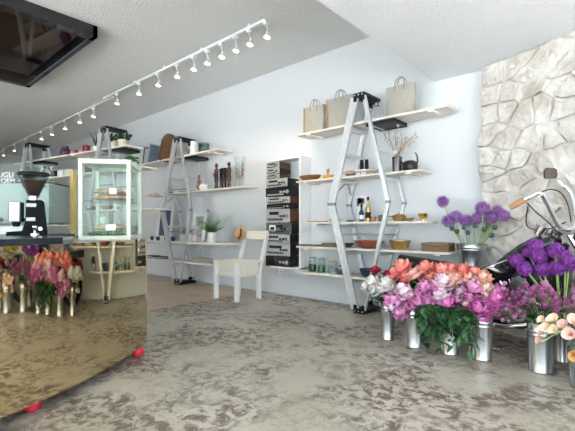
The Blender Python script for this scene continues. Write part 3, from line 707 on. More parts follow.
for px, r_, lab in ((152, .03, 'dark blue tumbler at left of desk board'), (158, .035, 'dark blue tumbler beside slate blue picture'), (166, .03, 'dark blue cup below slate blue picture'), (173, .035, 'dark blue cup nearest the square white pots')):
    vessel('blue_cup', [(r_*.8, 0), (r_, .03), (r_, .075)], BLUEC, lab, 'cup', (X_(px, 3.87), 3.87, ZB3), group='dark blue cups on the desk board')
# --- middle tower, lowest board
ZB4 = .405+E
t = thing('folded_cloth', 'folded greige cloth stack on the lowest board', 'cloth', (X_(203, 3.93), 3.93, ZB4))
for k in range(3): MB().b2((-.2+.01*k, -.1, .025*k+.001), (.2-.015*k, .1, .025*k+.024), .01).build('fold', LINEN, t)
for px, lab in ((152, 'black magazine pile at left of lowest board'), (163, 'black magazine pile beside ladder on lowest board')):
    t = thing('magazine_pile', lab, 'magazines', (X_(px, 3.93), 3.93, ZB4), 0, 'black magazines on the lowest board')
    for k in range(3): MB().box((0, 0, .006+.0125*k), (.26, .2, .011), (0, 0, .1*k)).build('magazine', BLKP if k != 1 else PAPER, t, False)
# --- far row goods
def far(px, z, y=0.):   # point on the far row for a pixel column
    d = ray(px, HZ); n = Matrix.Rotation(IR, 3, 'Z') @ Vector((0, 1, 0)); c = isl(0, y); tt = (c.x*n.x+c.y*n.y)/(d.x*n.x+d.y*n.y); return Vector((d.x*tt, d.y*tt, z+E))
ZI = 2.19
t = thing('aloe_plant', 'spiky thin leaved aloe in white pot on topmost far board', 'plant', far(97, ZI))
MB().lathe([(0, 0), (.05, 0), (.06, .09), (.053, .09), (.05, .07), (0, .07)], 20).build('pot', CERAM, t)
m = MB(); rs = random.Random(8)
for k in range(9):
    a = k*.7; e = rs.uniform(.3, 1.); L_ = rs.uniform(.22, .34); m.tube([(0, 0, .06), (cos(a)*e*L_*.5, sin(a)*e*L_*.5, .06+L_*.55), (cos(a)*e*L_*.9, sin(a)*e*L_*.9, .06+L_)], [.012, .008, .001], 5)
m.build('leaves', LEAFD, t)
for k, px in enumerate((115.5, 122.5)):
    t = thing('potted_succulent', 'leafy succulent in cream pot, %s one by ladder top' % ('left' if k == 0 else 'right'), 'plant', far(px, ZI, .02), 0, 'succulents on the top far board')
    MB().lathe([(0, 0), (.05, 0), (.07, .04), (.072, .13), (.065, .13), (.06, .1), (0, .1)], 20).build('pot', mat('cream_clay', (.72, .62, .5), .6), t)
    m = MB(); rs = random.Random(k)
    for j in range(26):
        a = rs.random()*6.28; e = rs.uniform(.03, .12); m.ball((cos(a)*e, sin(a)*e, .13+rs.uniform(0, .09)), .03, (1, .6, .8), 8)
    m.build('leaves', LEAFD, t)
t = thing('red_canister', 'dark red lidded canister on topmost far board', 'canister', far(86.5, ZI))
MB().lathe([(0, 0), (.055, 0), (.057, .005), (.057, .12), (0, .12)], 20).build('body', MAROON, t); MB().lathe([(.058, .118), (.058, .135), (.01, .14), (.01, .16), (0, .16)], 20).build('lid', MAROON, t)
for px, mm, h, lab in ((81, PINKG, .07, 'small pink glass beside the red canister'), (76.5, MAROON, .08, 'small dark red glass left of pink glass'), (72.5, PINKG, .07, 'leftmost pink glass on topmost far board')):
    vessel('glass_tumbler', [(.03, 0), (.035, h*.5), (.035, h)], mm, lab, 'glass', far(px, ZI, -.03), group='tumblers on the top far board')
vessel('plum_vase', [(.06, 0), (.09, .06), (.08, .13), (.05, .16), (.055, .19)], PLUM, 'round black plum vase beside farthest ladder', 'vase', far(65.5, ZI))
rs = random.Random(21)
names2 = {1.85: ['black box', 'white box', 'pale green tin', 'black tin'], 1.25: ['white bowl', 'cream pot', 'black bowl', 'brown bowl', 'pale jug'], 1.02: ['brown bowl', 'pink dish', 'white jar', 'cream dish']}
cm = {'black': BLKP, 'white': CERAM, 'pale': MINT, 'cream': mat('cream_clay', (.72, .62, .5), .6), 'brown': MWOOD, 'pink': PINKG}
spots = {1.85: (57, 64, 70, 92), 1.25: (59, 66, 92, 107, 118), 1.02: (61, 69, 103, 120)}
where = {1.85: 'second far board', 1.25: 'third far board', 1.02: 'fourth far board'}
for z in (1.85, 1.25, 1.02):
    for nm, px in zip(names2[z], spots[z]):
        p = far(px, z); col, kind = nm.rsplit(' ', 1); mm = cm[col.split()[0]]
        lab = '%s on the %s at %s' % (nm, where[z], 'left of the wooden post' if px < 75 else 'the back of mint case')
        if px > 75: lab += (', left part' if px < 100 else ', right part' if px > 112 else ', middle')
        else: lab += (', near ladder' if px < 62 else ', near post')
        if kind in ('box', 'tin'): one(MB().b2((-.09, -.07, 0), (.09, .07, .12), .005), 'storage_'+kind, mm, lab, kind, p, IR)
        elif kind in ('jar', 'jug', 'pot'): vessel('small_'+kind, [(.05, 0), (.07, .04), (.065, .11), (.05, .13)], mm, lab, kind, p)
        else: vessel('small_'+kind, [(.05, 0), (.09, .05), (.1, .07)], mm, lab, kind, p)
# trailing plant next to far ladder
t = thing('trailing_plant', 'dark trailing plant hanging beside farthest ladder', 'plant', far(50, 1.87))
MB().lathe([(0, 0), (.05, 0), (.07, .1), (.06, .1), (0, .08)], 16).build('pot', CERAM, t)
m = MB()
for k in range(160):
    a = rs.random()*6.28; zz = rs.uniform(-.5, .2); r_ = rs.uniform(.05, .13); c = Vector((r_*cos(a), r_*sin(a)*.8-.02, zz)); n_ = Vector((rs.uniform(-1, 1), rs.uniform(-1, 1), rs.uniform(-.3, .6))).normalized(); u_ = n_.orthogonal().normalized(); v_ = n_.cross(u_)
    m.bm.faces.new([m.bm.verts.new(c+u_*.03*a_+v_*.02*b_) for a_, b_ in ((-1, 0), (0, -1), (1, 0), (0, 1))])
m.build('leaves', LEAFD, t, fixn=False)

# ================================================================== STEREO STACK
edges = [163, 169.4, 175, 179.8, 188.2, 197.6, 204.2, 209.5, 222.7, 234, 242.5, 255, 266]
tt = 5.726; zs = [1+(226-e)*tt/400 for e in edges]
kinds = ['silver narrow', 'silver narrow', 'silver narrow', 'silver', 'black', 'silver wood', 'black slim', 'silver wood', 'grey deck', 'silver slim', 'silver', 'black']
labs = ['small silver tuner with wood side, topmost of the stereo stack', 'small silver and black tuner, second from stack top', 'small silver amplifier, third from stack top', 'wide low silver receiver right below the small tuners',
        'black hi-fi unit, first black one from stack top', 'silver receiver with dark veneer side above slim black unit', 'slim black unit with silver buttons in mid stack', 'tall silver receiver with veneer side in mid stack',
        'grey cassette deck with square tape window', 'slim silver unit under the cassette deck', 'silver receiver directly above bottom black unit', 'large black unit at the bottom of the stereo stack']
rs = random.Random(1)
for i, (k, lab) in enumerate(zip(kinds, labs)):
    zt, zb = zs[i], zs[i+1]; h = zt-zb-.003; xl = -4.05+rs.uniform(0, .02); wd = .25 if 'narrow' in k else rs.uniform(.44, .47); dp = .24 if 'narrow' in k else .27
    if i == 3: wd = .4
    yf = 4.05+rs.uniform(-.005, .01)
    t = thing('stereo_unit', lab, 'stereo', (xl+wd/2, yf, zb), 0, 'stereo units stacked against the wall')
    body = VENEER if ('wood' in k or i in (0, 2)) else BLKM
    MB().b2((-wd/2, .012, .006), (wd/2, dp, h), .003).build('case', body, t, False)
    fm = BLKM if 'black' in k else (mat('grey_faceplate', (.16, .17, .18), .4, .5) if 'grey' in k else SLVF)
    MB().b2((-wd/2, 0, .004), (wd/2, .014, h), .002).build('faceplate', fm, t, False)
    m = MB()
    for sx in (-1, 1):
        for yy in (.04, dp-.04): m.cyl((sx*(wd/2-.04), yy, 0), (sx*(wd/2-.04), yy, .007), .012, seg=10)
    m.build('feet', BLKP, t)
    dk = SLVF if 'black' in k else DISP
    if i not in (4, 11): MB().b2((-wd*.36, -.002, h*.58), (wd*(.05 if i % 2 else .18), .002, h*.82)).build('display', DISP if 'black' not in k else mat('smoked_window', (.05, .06, .07), .1), t, False)
    else: MB().b2((-wd*.4, -.002, h*.6), (wd*.1, .002, h*.66)).build('display', mat('smoked_window', (.05, .06, .07), .1), t, False)
    if i == 8: MB().b2((-wd*.36, -.004, h*.2), (-wd*.1, .0, h*.8)).build('tape_window', PAPER, t, False); MB().b2((-wd*.31, -.006, h*.36), (-wd*.15, -.003, h*.64)).build('cassette', DISP, t, False)
    for q in range(3 if h > .1 else 2):
        r_ = min(h*.2, .026)*(1 if q == 0 else .6); x = wd*(.4-.13*q); MB().cyl((x, -.018, h*.48), (x, 0, h*.48), r_*.9, r_, 16).build('knob', SLVF if 'black' in k else (CHROME if q == 0 else BLKP), t)
    m = MB()
    for q in range(9): m.b2((-wd*.42+q*wd*.075, -.006, h*.16), (-wd*.42+q*wd*.075+wd*.05, 0, h*.32))
    m.build('buttons', dk if i != 11 else BLKM, t, False)
t = thing('hanging_shelf_box', 'white open wooden frame around the back of stereo stack', 'shelf', (-3.75, 4.33, .3))
zt_ = 1.93-.3
MB().b2((-.27, -.2, zt_-.005), (.27, -.002, zt_+.02)).build('top_board', WHITEP, t, False); MB().b2((.275, -.22, .1), (.30, -.002, zt_+.02)).build('side_panel', WHITEP, t, False)
m = MB(); m.b2((-.2, -.29, .115), (.3, -.002, .138)); m.build('base_board', WHITEP, t, False)
MB().b2((-.12, -.2, .03), (-.09, -.002, .113)).build('bracket', WHITEP, t, False)

# ================================================================== CHAIR + HAT
t = thing('wooden_chair', 'boxy pale wooden chair with open plank back against wall', 'chair', (-4.22, 3.67, 0))
for x, y in ((-.215, -.2), (.215, -.2), (-.215, .2), (.215, .2)):
    MB().box((x, y, .255 if y < 0 else .165+.03), (.06, .045, .50 if y < 0 else .39), bev=.003).build('leg', WHITEP, t, False)
m = MB()
for k in range(4): m.b2((-.25, -.235+.118*k, .505), (.25, -.235+.118*k+.113, .528), .002)
m.build('seat', PINE2, t, False)
m = MB(); m.b2((-.185, -.21, .32), (.185, -.19, .504)); m.b2((-.243, -.176, .32), (-.225, .23, .504)); m.b2((.2, -.176, .32), (.24, .176, .504), .002); m.b2((-.185, .19, .32), (.185, .21, .504)); m.build('apron', PINE2, t, False)
for s in (-1, 1): MB().beam((s*.225, .17, .27), (s*.225, .37, .93), .055, .03, (1, 0, 0)).build('back_post', WHITEP, t, False)
m = MB(); m.beam((-.26, .318, .865), (.26, .318, .865), .125, .02, (0, .957, -.29)); m.build('backrest', PINE2, t, False)
t = thing('straw_hat', 'straw hat with dark band hung on chair back corner', 'hat', (-4.46, 3.93, .885))
Mh = Matrix.Rotation(R_(-22), 3, 'Z') @ Matrix.Rotation(R_(78), 3, 'X')
MB().lathe([(0, .085), (.05, .085), (.07, .07), (.078, .0), (.13, -.006), (.132, .0), (.08, .006), (.074, .075), (.05, .09), (0, .09)], 28, M=Mh).build('hat_body', STRAW, t)
MB().lathe([(.081, .006), (.0815, .03), (.077, .03), (.077, .006)], 28, M=Mh).build('hat_band', DWOOD, t)

# ================================================================== MIRRORED COUNTER
P = [(-2.02, -1.25), (-2.09, -.75), (-2.17, -.2), (-2.255, .25), (-2.33, .57), (-2.40, .80), (-2.52, 1.07), (-2.66, 1.30), (-2.80, 1.48), (-2.93, 1.615)]
def spline(P, n=8):
    out = []
    for i in range(len(P)-1):
        p0 = P[max(i-1, 0)]; p1 = P[i]; p2 = P[i+1]; p3 = P[min(i+2, len(P)-1)]
        for k in range(n):
            s = k/n; out.append(tuple(.5*((2*p1[j])+(-p0[j]+p2[j])*s+(2*p0[j]-5*p1[j]+4*p2[j]-p3[j])*s*s+(-p0[j]+3*p1[j]-3*p2[j]+p3[j])*s**3) for j in (0, 1)))
    out.append(P[-1]); return out
# smooth arc: heading turns steadily from 107 to 131 degrees
def arc():
    pts = []; x, y = -2.33, .57; n = 140
    def head(s): return R_(MH0+MH1*max(0, s)+MH2*min(0, s))
    L1 = 1.24; ds = .0125
    s = 0; fwd = [(x, y)]
    while s < L1: a = head(s); x += cos(a)*ds; y += sin(a)*ds; s += ds; fwd.append((x, y))
    x, y = -2.33, .57; s = 0; bk = []
    while s > -1.9: a = head(s); x -= cos(a)*ds; y -= sin(a)*ds; s -= ds; bk.append((x, y))
    return bk[::-1]+fwd
MH0, MH1, MH2 = 109.4, 19.0, 17.
A = arc()
t = thing('mirror_counter', 'curved counter faced with gold tinted mirror, standing on red feet', 'counter', (A[-1][0]-.4, A[-1][1]-1, 0)); off = t.location.copy()
m = MB(); n0 = len(A); th = .01
front = [[m.bm.verts.new(Vector((p[0]-off.x, p[1]-off.y, z))) for z in (.075, .35, .62, .9)] for p in A]
for i in range(n0-1):
    for j in range(3): m.bm.faces.new((front[i][j], front[i+1][j], front[i+1][j+1], front[i][j+1])).smooth = True
def nrm_(i): a_ = Vector(A[max(i-1, 0)]); b_ = Vector(A[min(i+1, n0-1)]); d_ = (b_-a_).normalized(); return Vector((-d_.y, d_.x))
bp_ = [Vector(A[i])+nrm_(i)*.012 for i in range(n0)]
def V_(p, z): return m.bm.verts.new(Vector((p[0]-off.x, p[1]-off.y, z)))
for i in range(n0-1):
    for z in (.075, .9): m.bm.faces.new([V_(A[i], z), V_(A[i+1], z), V_(bp_[i+1], z), V_(bp_[i], z)])
    m.bm.faces.new([V_(bp_[i], .075), V_(bp_[i+1], .075), V_(bp_[i+1], .9), V_(bp_[i], .9)])
m.bm.faces.new([V_(A[-1], .075), V_(bp_[-1], .075), V_(bp_[-1], .9), V_(A[-1], .9)])
MIRR = mat('gold_tinted_mirror', (.68, .56, .36), .03, 1)
o = m.build('mirror_panel', MIRR, t, smooth=False, fixn=False)
for i_, f_ in enumerate(o.data.polygons): f_.use_smooth = i_ < 3*(n0-1)
BK = [(A[-1][0]-.62, A[-1][1]+.15), (A[0][0]-.75, A[0][1])]
def slab(z0, z1, pts, mm, nm):
    m = MB(); lo = [m.bm.verts.new((p[0]-off.x, p[1]-off.y, z0)) for p in pts]; hi = [m.bm.verts.new((p[0]-off.x, p[1]-off.y, z1)) for p in pts]; n = len(pts)
    m.bm.faces.new(lo); m.bm.faces.new(hi)
    for i in range(n): m.bm.faces.new((lo[i], lo[(i+1) % n], hi[(i+1) % n], hi[i]))
    return m.build(nm, mm, t, False)
inner = [(p[0]-.03, p[1]-.012) for p in A[::4]+[A[-1]]]
slab(.085, .88, inner+[(A[-1][0]-.62, A[-1][1]+.13), (A[0][0]-.72, A[0][1]+.01)], BLKM, 'counter_body')
slab(.88, .90, [(p[0]-.014, p[1]-.004) for p in A[::4]+[A[-1]]]+BK, mat('grey_top', (.3, .3, .28), .3), 'counter_top')
cut = [p for p in A[::4] if p[1] < .88]
slab(.901, .935, [(p[0]-.02, p[1]) for p in cut]+[(-2.75, 1.0), (-3.15, .88), (-3.55, 1.3), (-3.75, 1.2), (A[0][0]-1.3, A[0][1])], SLAB, 'dark_slab')
for px, py in ((139.5, 352.5), (34, 406)):
    p = onz(px, py, .035); MB().lathe([(0, 0), (.022, 0), (.04, .015), (.045, .035), (.04, .058), (.022, .075), (0, .076)], 20, (p.x-off.x-.03, p.y-off.y, 0)).build('foot', RED, t)
for dx, dy in ((-.55, .0), (-.5, -1.2), (-.2, -1.9)):
    MB().lathe([(0, 0), (.022, 0), (.04, .015), (.045, .035), (.04, .058), (.022, .085), (0, .086)], 20, (A[-1][0]+dx-off.x+.1, A[-1][1]+dy-off.y, 0)).build('foot', RED, t)
t['kindless'] = 0; del t['kindless']

# ---- mint display case
cA = Vector((-3.067, 1.146, 0)); cB = Vector((-2.845, 1.43, 0)); wv = (cB-cA); Wc = wv.length; rz = math.atan2(wv.y, wv.x)
t = thing('display_case', 'mint green framed glass display case standing on counter', 'display case', (cA.x, cA.y, .9005), rz); D = .46; H = .585; s = .028
fr = MB()
for x in (0, Wc-s):
    for y in (0, D-s): fr.b2((x, y, 0), (x+s, y+s, H))
for z in (0, H-s):
    fr.b2((s, 0, z), (Wc-s, s, z+s)); fr.b2((s, D-s, z), (Wc-s, D, z+s)); fr.b2((0, s, z), (s, D-s, z+s)); fr.b2((Wc-s, s, z), (Wc, D-s, z+s))
fr.build('frame', MINT, t, False)
MB().b2((0, 0, H), (Wc, D, H+.006)).build('top_panel', MINT, t, False); MB().b2((s, s, .004), (Wc-s, D-s, .02)).build('floor_panel', MINT, t, False)
for a, b in (((s, .012, s), (Wc-s, .016, H-s)), ((s, D-.016, s), (Wc-s, D-.012, H-s)), ((.012, s, s), (.016, D-s, H-s)), ((Wc-.016, s, s), (Wc-.012, D-s, H-s))):
    MB().b2(a, b).build('glass_pane', GLASS, t, False)
MB().b2((s, s, .285), (Wc-s, D-s, .292)).build('glass_shelf', GLASSG, t, False)
Mc = Matrix.Translation(t.location) @ Matrix.Rotation(rz, 4, 'Z')
rs = random.Random(6)
poslab = ['front', 'middle', 'back']
for lv, z in ((0, .021), (1, .293)):
    for k in range(3):
        for layer in range(2):
            L_ = .13 if layer else .145
            c = Mc @ Vector((Wc/2+rs.uniform(-.01, .01), (.10+.125*k), z+.001+.045*layer))
            lab = 'crusty wrapped %s loaf in the display case, %s row, %s shelf' % ('upper' if layer else 'lower', poslab[k], 'glass' if lv else 'bottom')
            t2 = thing('bread_loaf', lab, 'bread', c, rz+rs.uniform(-.08, .08), 'bread loaves in the display case')
            m = MB(); m.lathe([(0, 0)]+[(.05*sin(pi*j/10)**.5, L_*2*(j/10-.5)*1) for j in range(1, 10)]+[(0, L_)], 14, (0, 0, .0225), Matrix.Rotation(R_(90), 3, 'Y') @ Matrix.Diagonal((.43, 1, .95)))
            m.build('crust', BREAD, t2)
            if layer and k == 0: MB().b2((-.0+.02*lv, -.058, .0), (.07, -.052, .045)).build('price_card', PAPER, t2, False)
m = MB(); rs = random.Random(61)
for k in range(30): m.ball((rs.uniform(-.12, .12), rs.uniform(-.01, .01), .01+rs.uniform(0, .03)), .018, (1, 1, .5), 6)
c = Mc @ Vector((Wc/2, .05, .022)); m.build('x', LEAF) if False else None
o = one(m, 'salad_leaves', LEAF, 'green salad leaves in front of the lower loaves', 'salad', c, rz); o['kind'] = 'stuff'
t = thing('leafy_plant', 'small glossy green plant hanging over display case back corner', 'plant', Mc @ Vector((Wc-.06, D-.09, H+.0065)))
MB().lathe([(0, 0), (.03, 0), (.038, .035), (.033, .035), (0, .03)], 14).build('pot', CERAM, t)
m = MB()
for k in range(40):
    a = rs.random()*6.28; e = rs.uniform(.01, .07); m.ball((cos(a)*e, sin(a)*e, .035+rs.uniform(0, .05)), .018, (1, .8, .4), 8)
m.build('leaves', LEAF, t)

# ---- grinder etc
p = onz(38, 236, .935); gl = Vector((-3.30, .93, .9355))
def grinder(loc, rz, label, tall=1):
    t = thing('coffee_grinder', label, 'coffee grinder', loc, rz)
    m = MB(); m.prism([(-.16, 0), (.085, 0), (.085, .02), (.065, .235), (.05, .25), (-.045, .25), (-.05, .1), (-.07, .03), (-.16, .022)], .13); m.build('body', MATTE, t)
    MB().lathe([(.0, 0), (.03, 0), (.03, .03), (.0, .03)], 20, (0, 0, .251)).build('collar', CHROME, t)
    MB().lathe([(.032, .27), (.095, .42), (.098, .43), (.094, .43), (.028, .275)], 28).build('hopper', glass('hopper_glass', (.75, .8, .8), .4), t)
    MB().lathe([(0, .275), (.028, .276), (.078, .39), (0, .4)], 24).build('beans', CORK, t)
    MB().lathe([(0, .432), (.103, .432), (.105, .438), (.098, .45), (0, .452)], 28).build('lid', BLKP, t)
    MB().lathe([(0, 0), (.045, 0), (.047, .01), (.047, .135), (.04, .14), (0, .14)], 24, (-.105, 0, .095)).build('doser', GALV, t)
    MB().cyl((-.105, 0, .06), (-.105, 0, .095), .02, .03, 16).build('spout', BLKP, t)
    MB().b2((-.045, -.068, .2), (.015, -.064, .225)).build('name_plate', SLVF, t, False); MB().b2((-.045, -.068, .1), (.01, -.064, .125)).build('switch_plate', SLVF, t, False)
    MB().cyl((.04, -.09, .045), (.04, -.06, .045), .012, seg=12).build('knob', CHROME, t)
    return t
vr = math.atan2(FW.y, FW.x)-pi/2+R_(32)
grinder(gl, vr, 'black coffee grinder with bean hopper and chrome doser')
t = grinder(gl+Vector((-.34, -.24, 0)), vr, 'second black grinder, cut off by the photo left edge')
t = thing('tamper', 'small steel tamper on the slab in front of the grinder', 'tamper', gl+Vector((.13, -.03, 0)))
MB().lathe([(0, 0), (.028, 0), (.028, .012), (.01, .02)], 20).build('base', CHROME, t); MB().lathe([(.009, .018), (.008, .04), (.016, .055), (.014, .065), (0, .068)], 16).build('handle', CHROME, t)
# espresso machine behind
dv = Vector((-.30, -.95, 0)).normalized()
ec = onz(49, 222, 1.0) if False else ray(49, 226)*3.75; 
t = thing('espresso_machine', 'pale blue green espresso machine body behind the grinder', 'coffee machine', (ec.x, ec.y, .9015), math.atan2(-RT.y, -RT.x)+pi)
t.location.z = .9015
MB().b2((-.62, 0, .12), (0, .42, .50), .02).build('housing', MINTB, t)
MB().b2((-.60, .02, .503), (-.02, .4, .515), .004).build('cup_tray', BLKP, t, False)
MB().b2((-.58, -.05, .02), (-.04, .4, .10), .008).build('drip_tray', SLVF, t)
MB().b2((-.25, -.004, .465), (-.03, 0, .478)).build('vent', BLKP, t, False)
for x in (-.55, -.07):
    for y in (.03, .36): MB().cyl((x, y, 0), (x, y, .022), .02, seg=12).build('leg', CHROME, t)
for x in (-.45, -.2): MB().tube([(x, -.0, .16), (x, -.06, .15), (x, -.14, .14)], [.02, .018, .014], 10).build('portafilter', BLKP, t)
# bar table carrying the machine
bt = thing('back_bar', 'narrow dark work table behind the curved counter', 'table', (ec.x, ec.y, 0), t.rotation_euler[2])
MB().b2((-.9, -.1, .87), (.02, .5, .90)).build('table_top', SLAB, bt, False)
for x, y in ((-.86, -.06), (-.86, .46), (-.03, -.06), (-.03, .46)): MB().box((x, y, .435), (.04, .04, .87)).build('leg', BLKM, bt, False)
# glass guard with white lettering
gp = ray(54, 226)*3.42; gr = math.atan2(RT.y, RT.x)
t = thing('glass_guard', 'clear glass guard with white lettering at left edge', 'glass screen', (gp.x, gp.y, .9015), gr)
MB().b2((-.75, -.003, .012), (0, .003, .63)).build('glass_pane', GLASS, t, False)
for x in (-.7, -.05): MB().b2((x-.03, -.04, 0), (x+.03, .04, .03), .004).build('clamp', CHROME, t)
def text(s_, size, name, parent, loc, rot, m_):
    cu = bpy.data.curves.new(name, 'FONT'); cu.body = s_; cu.size = size; cu.extrude = .001; cu.align_x = 'LEFT'
    tmp = bpy.data.objects.new(name, cu); C.objects.link(tmp); bpy.context.view_layer.update()
    me = bpy.data.meshes.new_from_object(tmp.evaluated_get(bpy.context.evaluated_depsgraph_get())); bpy.data.objects.remove(tmp)
    me.materials.clear(); me.materials.append(m_); o = bpy.data.objects.new(name, me); C.objects.link(o); o.parent = parent; o.location = loc; o.rotation_euler = rot; return o
LW = mat('white_lettering', (.95, .97, .97), .5)
text('UGLI', .062, 'lettering', t, (-.475, -.0045, .515), (R_(90), 0, 0), LW); text('OEM', .058, 'lettering', t, (-.45, -.0045, .465), (R_(90), 0, 0), LW)
# wooden post
pp = ray(73.2, 226)*4.0
t = thing('wooden_post', 'upright yellow wooden post left of the display case', 'post', (pp.x, pp.y, 0), R_(20))
MB().b2((-.022, -.022, .03), (.022, .022, 1.56), .003).build('post_shaft', YPOST, t, False); MB().b2((-.08, -.08, 0), (.08, .08, .03), .004).build('base', YPOST, t, False)

# ================================================================== FLOWERS
def petal(mb, az, L_, W_, a0, a1, r0=.05, cup=.25, z0=0, nu=5, nv=4, ruf=.03, seed=0):
    o_ = Vector((cos(az), sin(az), 0)); s_ = Vector((-sin(az), cos(az), 0)); pts = []; p = o_*r0+Vector((0, 0, z0)); n = nu
    path = [p.copy()]; 
    for i in range(n): a = a0+(a1-a0)*(i+.5)/n; p = p+(o_*sin(a)+Vector((0, 0, cos(a))))*(L_/n); path.append(p.copy())
    def fn(u_, v_):
        i = round(u_*n); a = a0+(a1-a0)*u_; v = v_*2-1; w_ = W_*(sin(pi*(u_*.74+.13))**.7)
        nrm = o_*cos(a)-Vector((0, 0, sin(a)))
        edge = ruf*noise.noise(Vector((u_*3+seed, v*3, seed*1.7)))*2*u_
        q = path[i]+s_*w_*v-nrm*(cup*W_*v*v)+nrm*edge
        if i == n: q -= (o_*sin(a)+Vector((0, 0, cos(a))))*L_*.12*v*v
        return q
    mb.grid(fn, n, nv)
def tone(m):
    c = m.node_tree.nodes['Principled BSDF'].inputs['Base Color'].default_value; nm = m.name+'_light'
    e = [n for n in m.node_tree.nodes if n.type == 'VALTORGB']
    c2 = tuple(e[0].color_ramp.elements[0].color)[:3] if e else tuple(x*.82 for x in c[:3])
    return mat(nm, tuple(min(1, x*1.02) for x in c2), .6)
def peony_mesh(name, m, style='full', seed=0, centre=STAM):
    mb = MB(); rs = random.Random(seed); j = lambda a: rs.uniform(-a, a)
    def petal2(*a_, **k_): mb.mi = 2 if rs.random() < .4 else 0; petal(*a_, **k_); mb.mi = 0
    if style == 'full':
        for ring, (n, L_, W_, a0, a1, r0, z0) in enumerate(((7, 1.3, .5, 2.0, .9, .05, -.05), (8, 1.4, .44, 1.7, .1, .05, .0), (9, 1.4, .38, 1.35, -.35, .05, .05), (9, 1.25, .34, 1.05, -.5, .05, .1), (8, 1.1, .3, .75, -.6, .05, .15), (7, .95, .26, .4, -.6, .03, .25), (5, .85, .22, .15, -.5, .0, .35))):
            for k in range(n): petal2(mb, 2*pi*(k+.5*(ring % 2))/n+j(.25), L_*(1+j(.16)), W_*(1+j(.15)), a0+j(.13), a1+j(.22), r0, .3, z0, ruf=.06, seed=seed+ring*10+k)
    elif style == 'open':
        for ring, (n, L_, W_, a0, a1) in enumerate(((8, 1.35, .62, 1.7, .7), (7, 1.2, .55, 1.35, .35), (6, 1.0, .45, 1.1, .1))):
            for k in range(n): petal2(mb, 2*pi*(k+.5*(ring % 2))/n+j(.2), L_*(1+j(.1)), W_, a0+j(.1), a1+j(.15), .08, .3, .05*ring, ruf=.06, seed=seed+ring*10+k)
        mb.mi = 1
        for k in range(40):
            a = k*2.4; r_ = .3*math.sqrt(k/40); mb.tube([(r_*.6*cos(a), r_*.6*sin(a), .1), (r_*cos(a)*1.2, r_*sin(a)*1.2, .42)], [.02, .035], 5)
    else:   # bud
        for ring, (n, L_, W_, a0, a1) in enumerate(((5, 1.5, .62, 1.5, -.75), (4, 1.35, .55, 1.1, -.7), (3, 1.1, .4, .6, -.7))):
            for k in range(n): petal2(mb, 2*pi*(k+.5*ring)/n+j(.2), L_, W_, a0, a1, .04, .45, .06*ring, ruf=.02, seed=seed+ring*10+k)
    for f_ in mb.bm.faces: f_.smooth = True
    me = mesh_of2(mb, name, [m, centre, tone(m)]); return me
def mesh_of2(mb, name, mats):
    me = bpy.data.meshes.new(name); mb.bm.to_mesh(me); mb.bm.free()
    for m in mats: me.materials.append(m)
    me.polygons.foreach_set('use_smooth', [True]*len(me.polygons)); return me
COREP = mat('floret_core', (.07, .015, .09), .9)
def floret_ball(name, mats, n=170, seed=0, core=COREP, ps=.24):
    mb = MB(); rs = random.Random(seed); mb.mi = 1; mb.ball((0, 0, 0), .7, seg=12); mb.mi = 0
    for k in range(n):
        mb.mi = 2 if rs.random() < .4 else 0
        z = 1-2*(k+.5)/n; a = k*2.39996; r_ = math.sqrt(1-z*z); d = Vector((r_*cos(a), r_*sin(a), z)); u_ = d.orthogonal().normalized(); v_ = d.cross(u_); ph = rs.random()*6.28
        c = d*rs.uniform(.68, .98)
        for q in range(6):
            b_ = ph+q*pi/3; e = u_*cos(b_)+v_*sin(b_); g_ = d.cross(e)
            mb.bm.faces.new([mb.bm.verts.new(x) for x in (c, c+e*ps*.5+g_*ps*.17+d*.03, c+e*ps+d*.09, c+e*ps*.5-g_*ps*.17+d*.03)])
    for f_ in mb.bm.faces: f_.smooth = False
    me = bpy.data.meshes.new(name); mb.bm.to_mesh(me); mb.bm.free()
    for m in (mats, core, tone(mats)): me.materials.append(m)
    return me
BL = {}
for nm, m in (('coral', CORAL), ('peach', PEACH), ('pink', PINK), ('pale', PALE), ('hot', HOT), ('cream', CREAM), ('white', WHITEF), ('red', REDF), ('wine', DREDF), ('yellow', YEL)):
    BL[nm] = [peony_mesh(nm+'_bloom', m, 'full', s_) for s_ in (1, 2)]
    BL[nm+'_bud'] = [peony_mesh(nm+'_bud', m, 'bud', 5)]
BL['coral_open'] = [peony_mesh('coral_open', CORAL, 'open', 3)]
BL['peach_open'] = [peony_mesh('peach_open', mat('pale_peach_petal', (.95, .74, .58), .6, col2=(.93, .5, .42), vscale=14), 'open', 4)]
BL['allium'] = [floret_ball('allium_head', ALL1)]; BL['allium2'] = [floret_ball('allium_head_dark', ALL2, 190, 1)]
def leafpts(mb, base, direc, L_, W_, droop=.3, nu=5):
    d = Vector(direc).normalized(); s_ = d.cross(Vector((0, 0, 1)));
    if s_.length < .1: s_ = Vector((1, 0, 0))
    s_.normalize(); up = s_.cross(d)
    def fn(u_, v_):
        v = v_*2-1; w_ = W_*sin(pi*min(1, u_*.96+.03))**.8
        return Vector(base)+d*L_*u_+s_*w_*v+up*(abs(v)*w_*.35)-Vector((0, 0, 1))*droop*L_*u_*u_
    mb.grid(fn, nu, 2)
def stem_path(b, rim, head, n=7):
    pts = []
    for i in range(n+1):
        s_ = i/n
        if s_ < .4: pts.append(b.lerp(rim, s_/.4))
        else:
            q = (s_-.4)/.6; ctrl = rim+(rim-b)*.45*max(.2, (head-rim).length/.35)
            pts.append(rim*(1-q)**2+ctrl*2*q*(1-q)+head*q*q)
    return pts
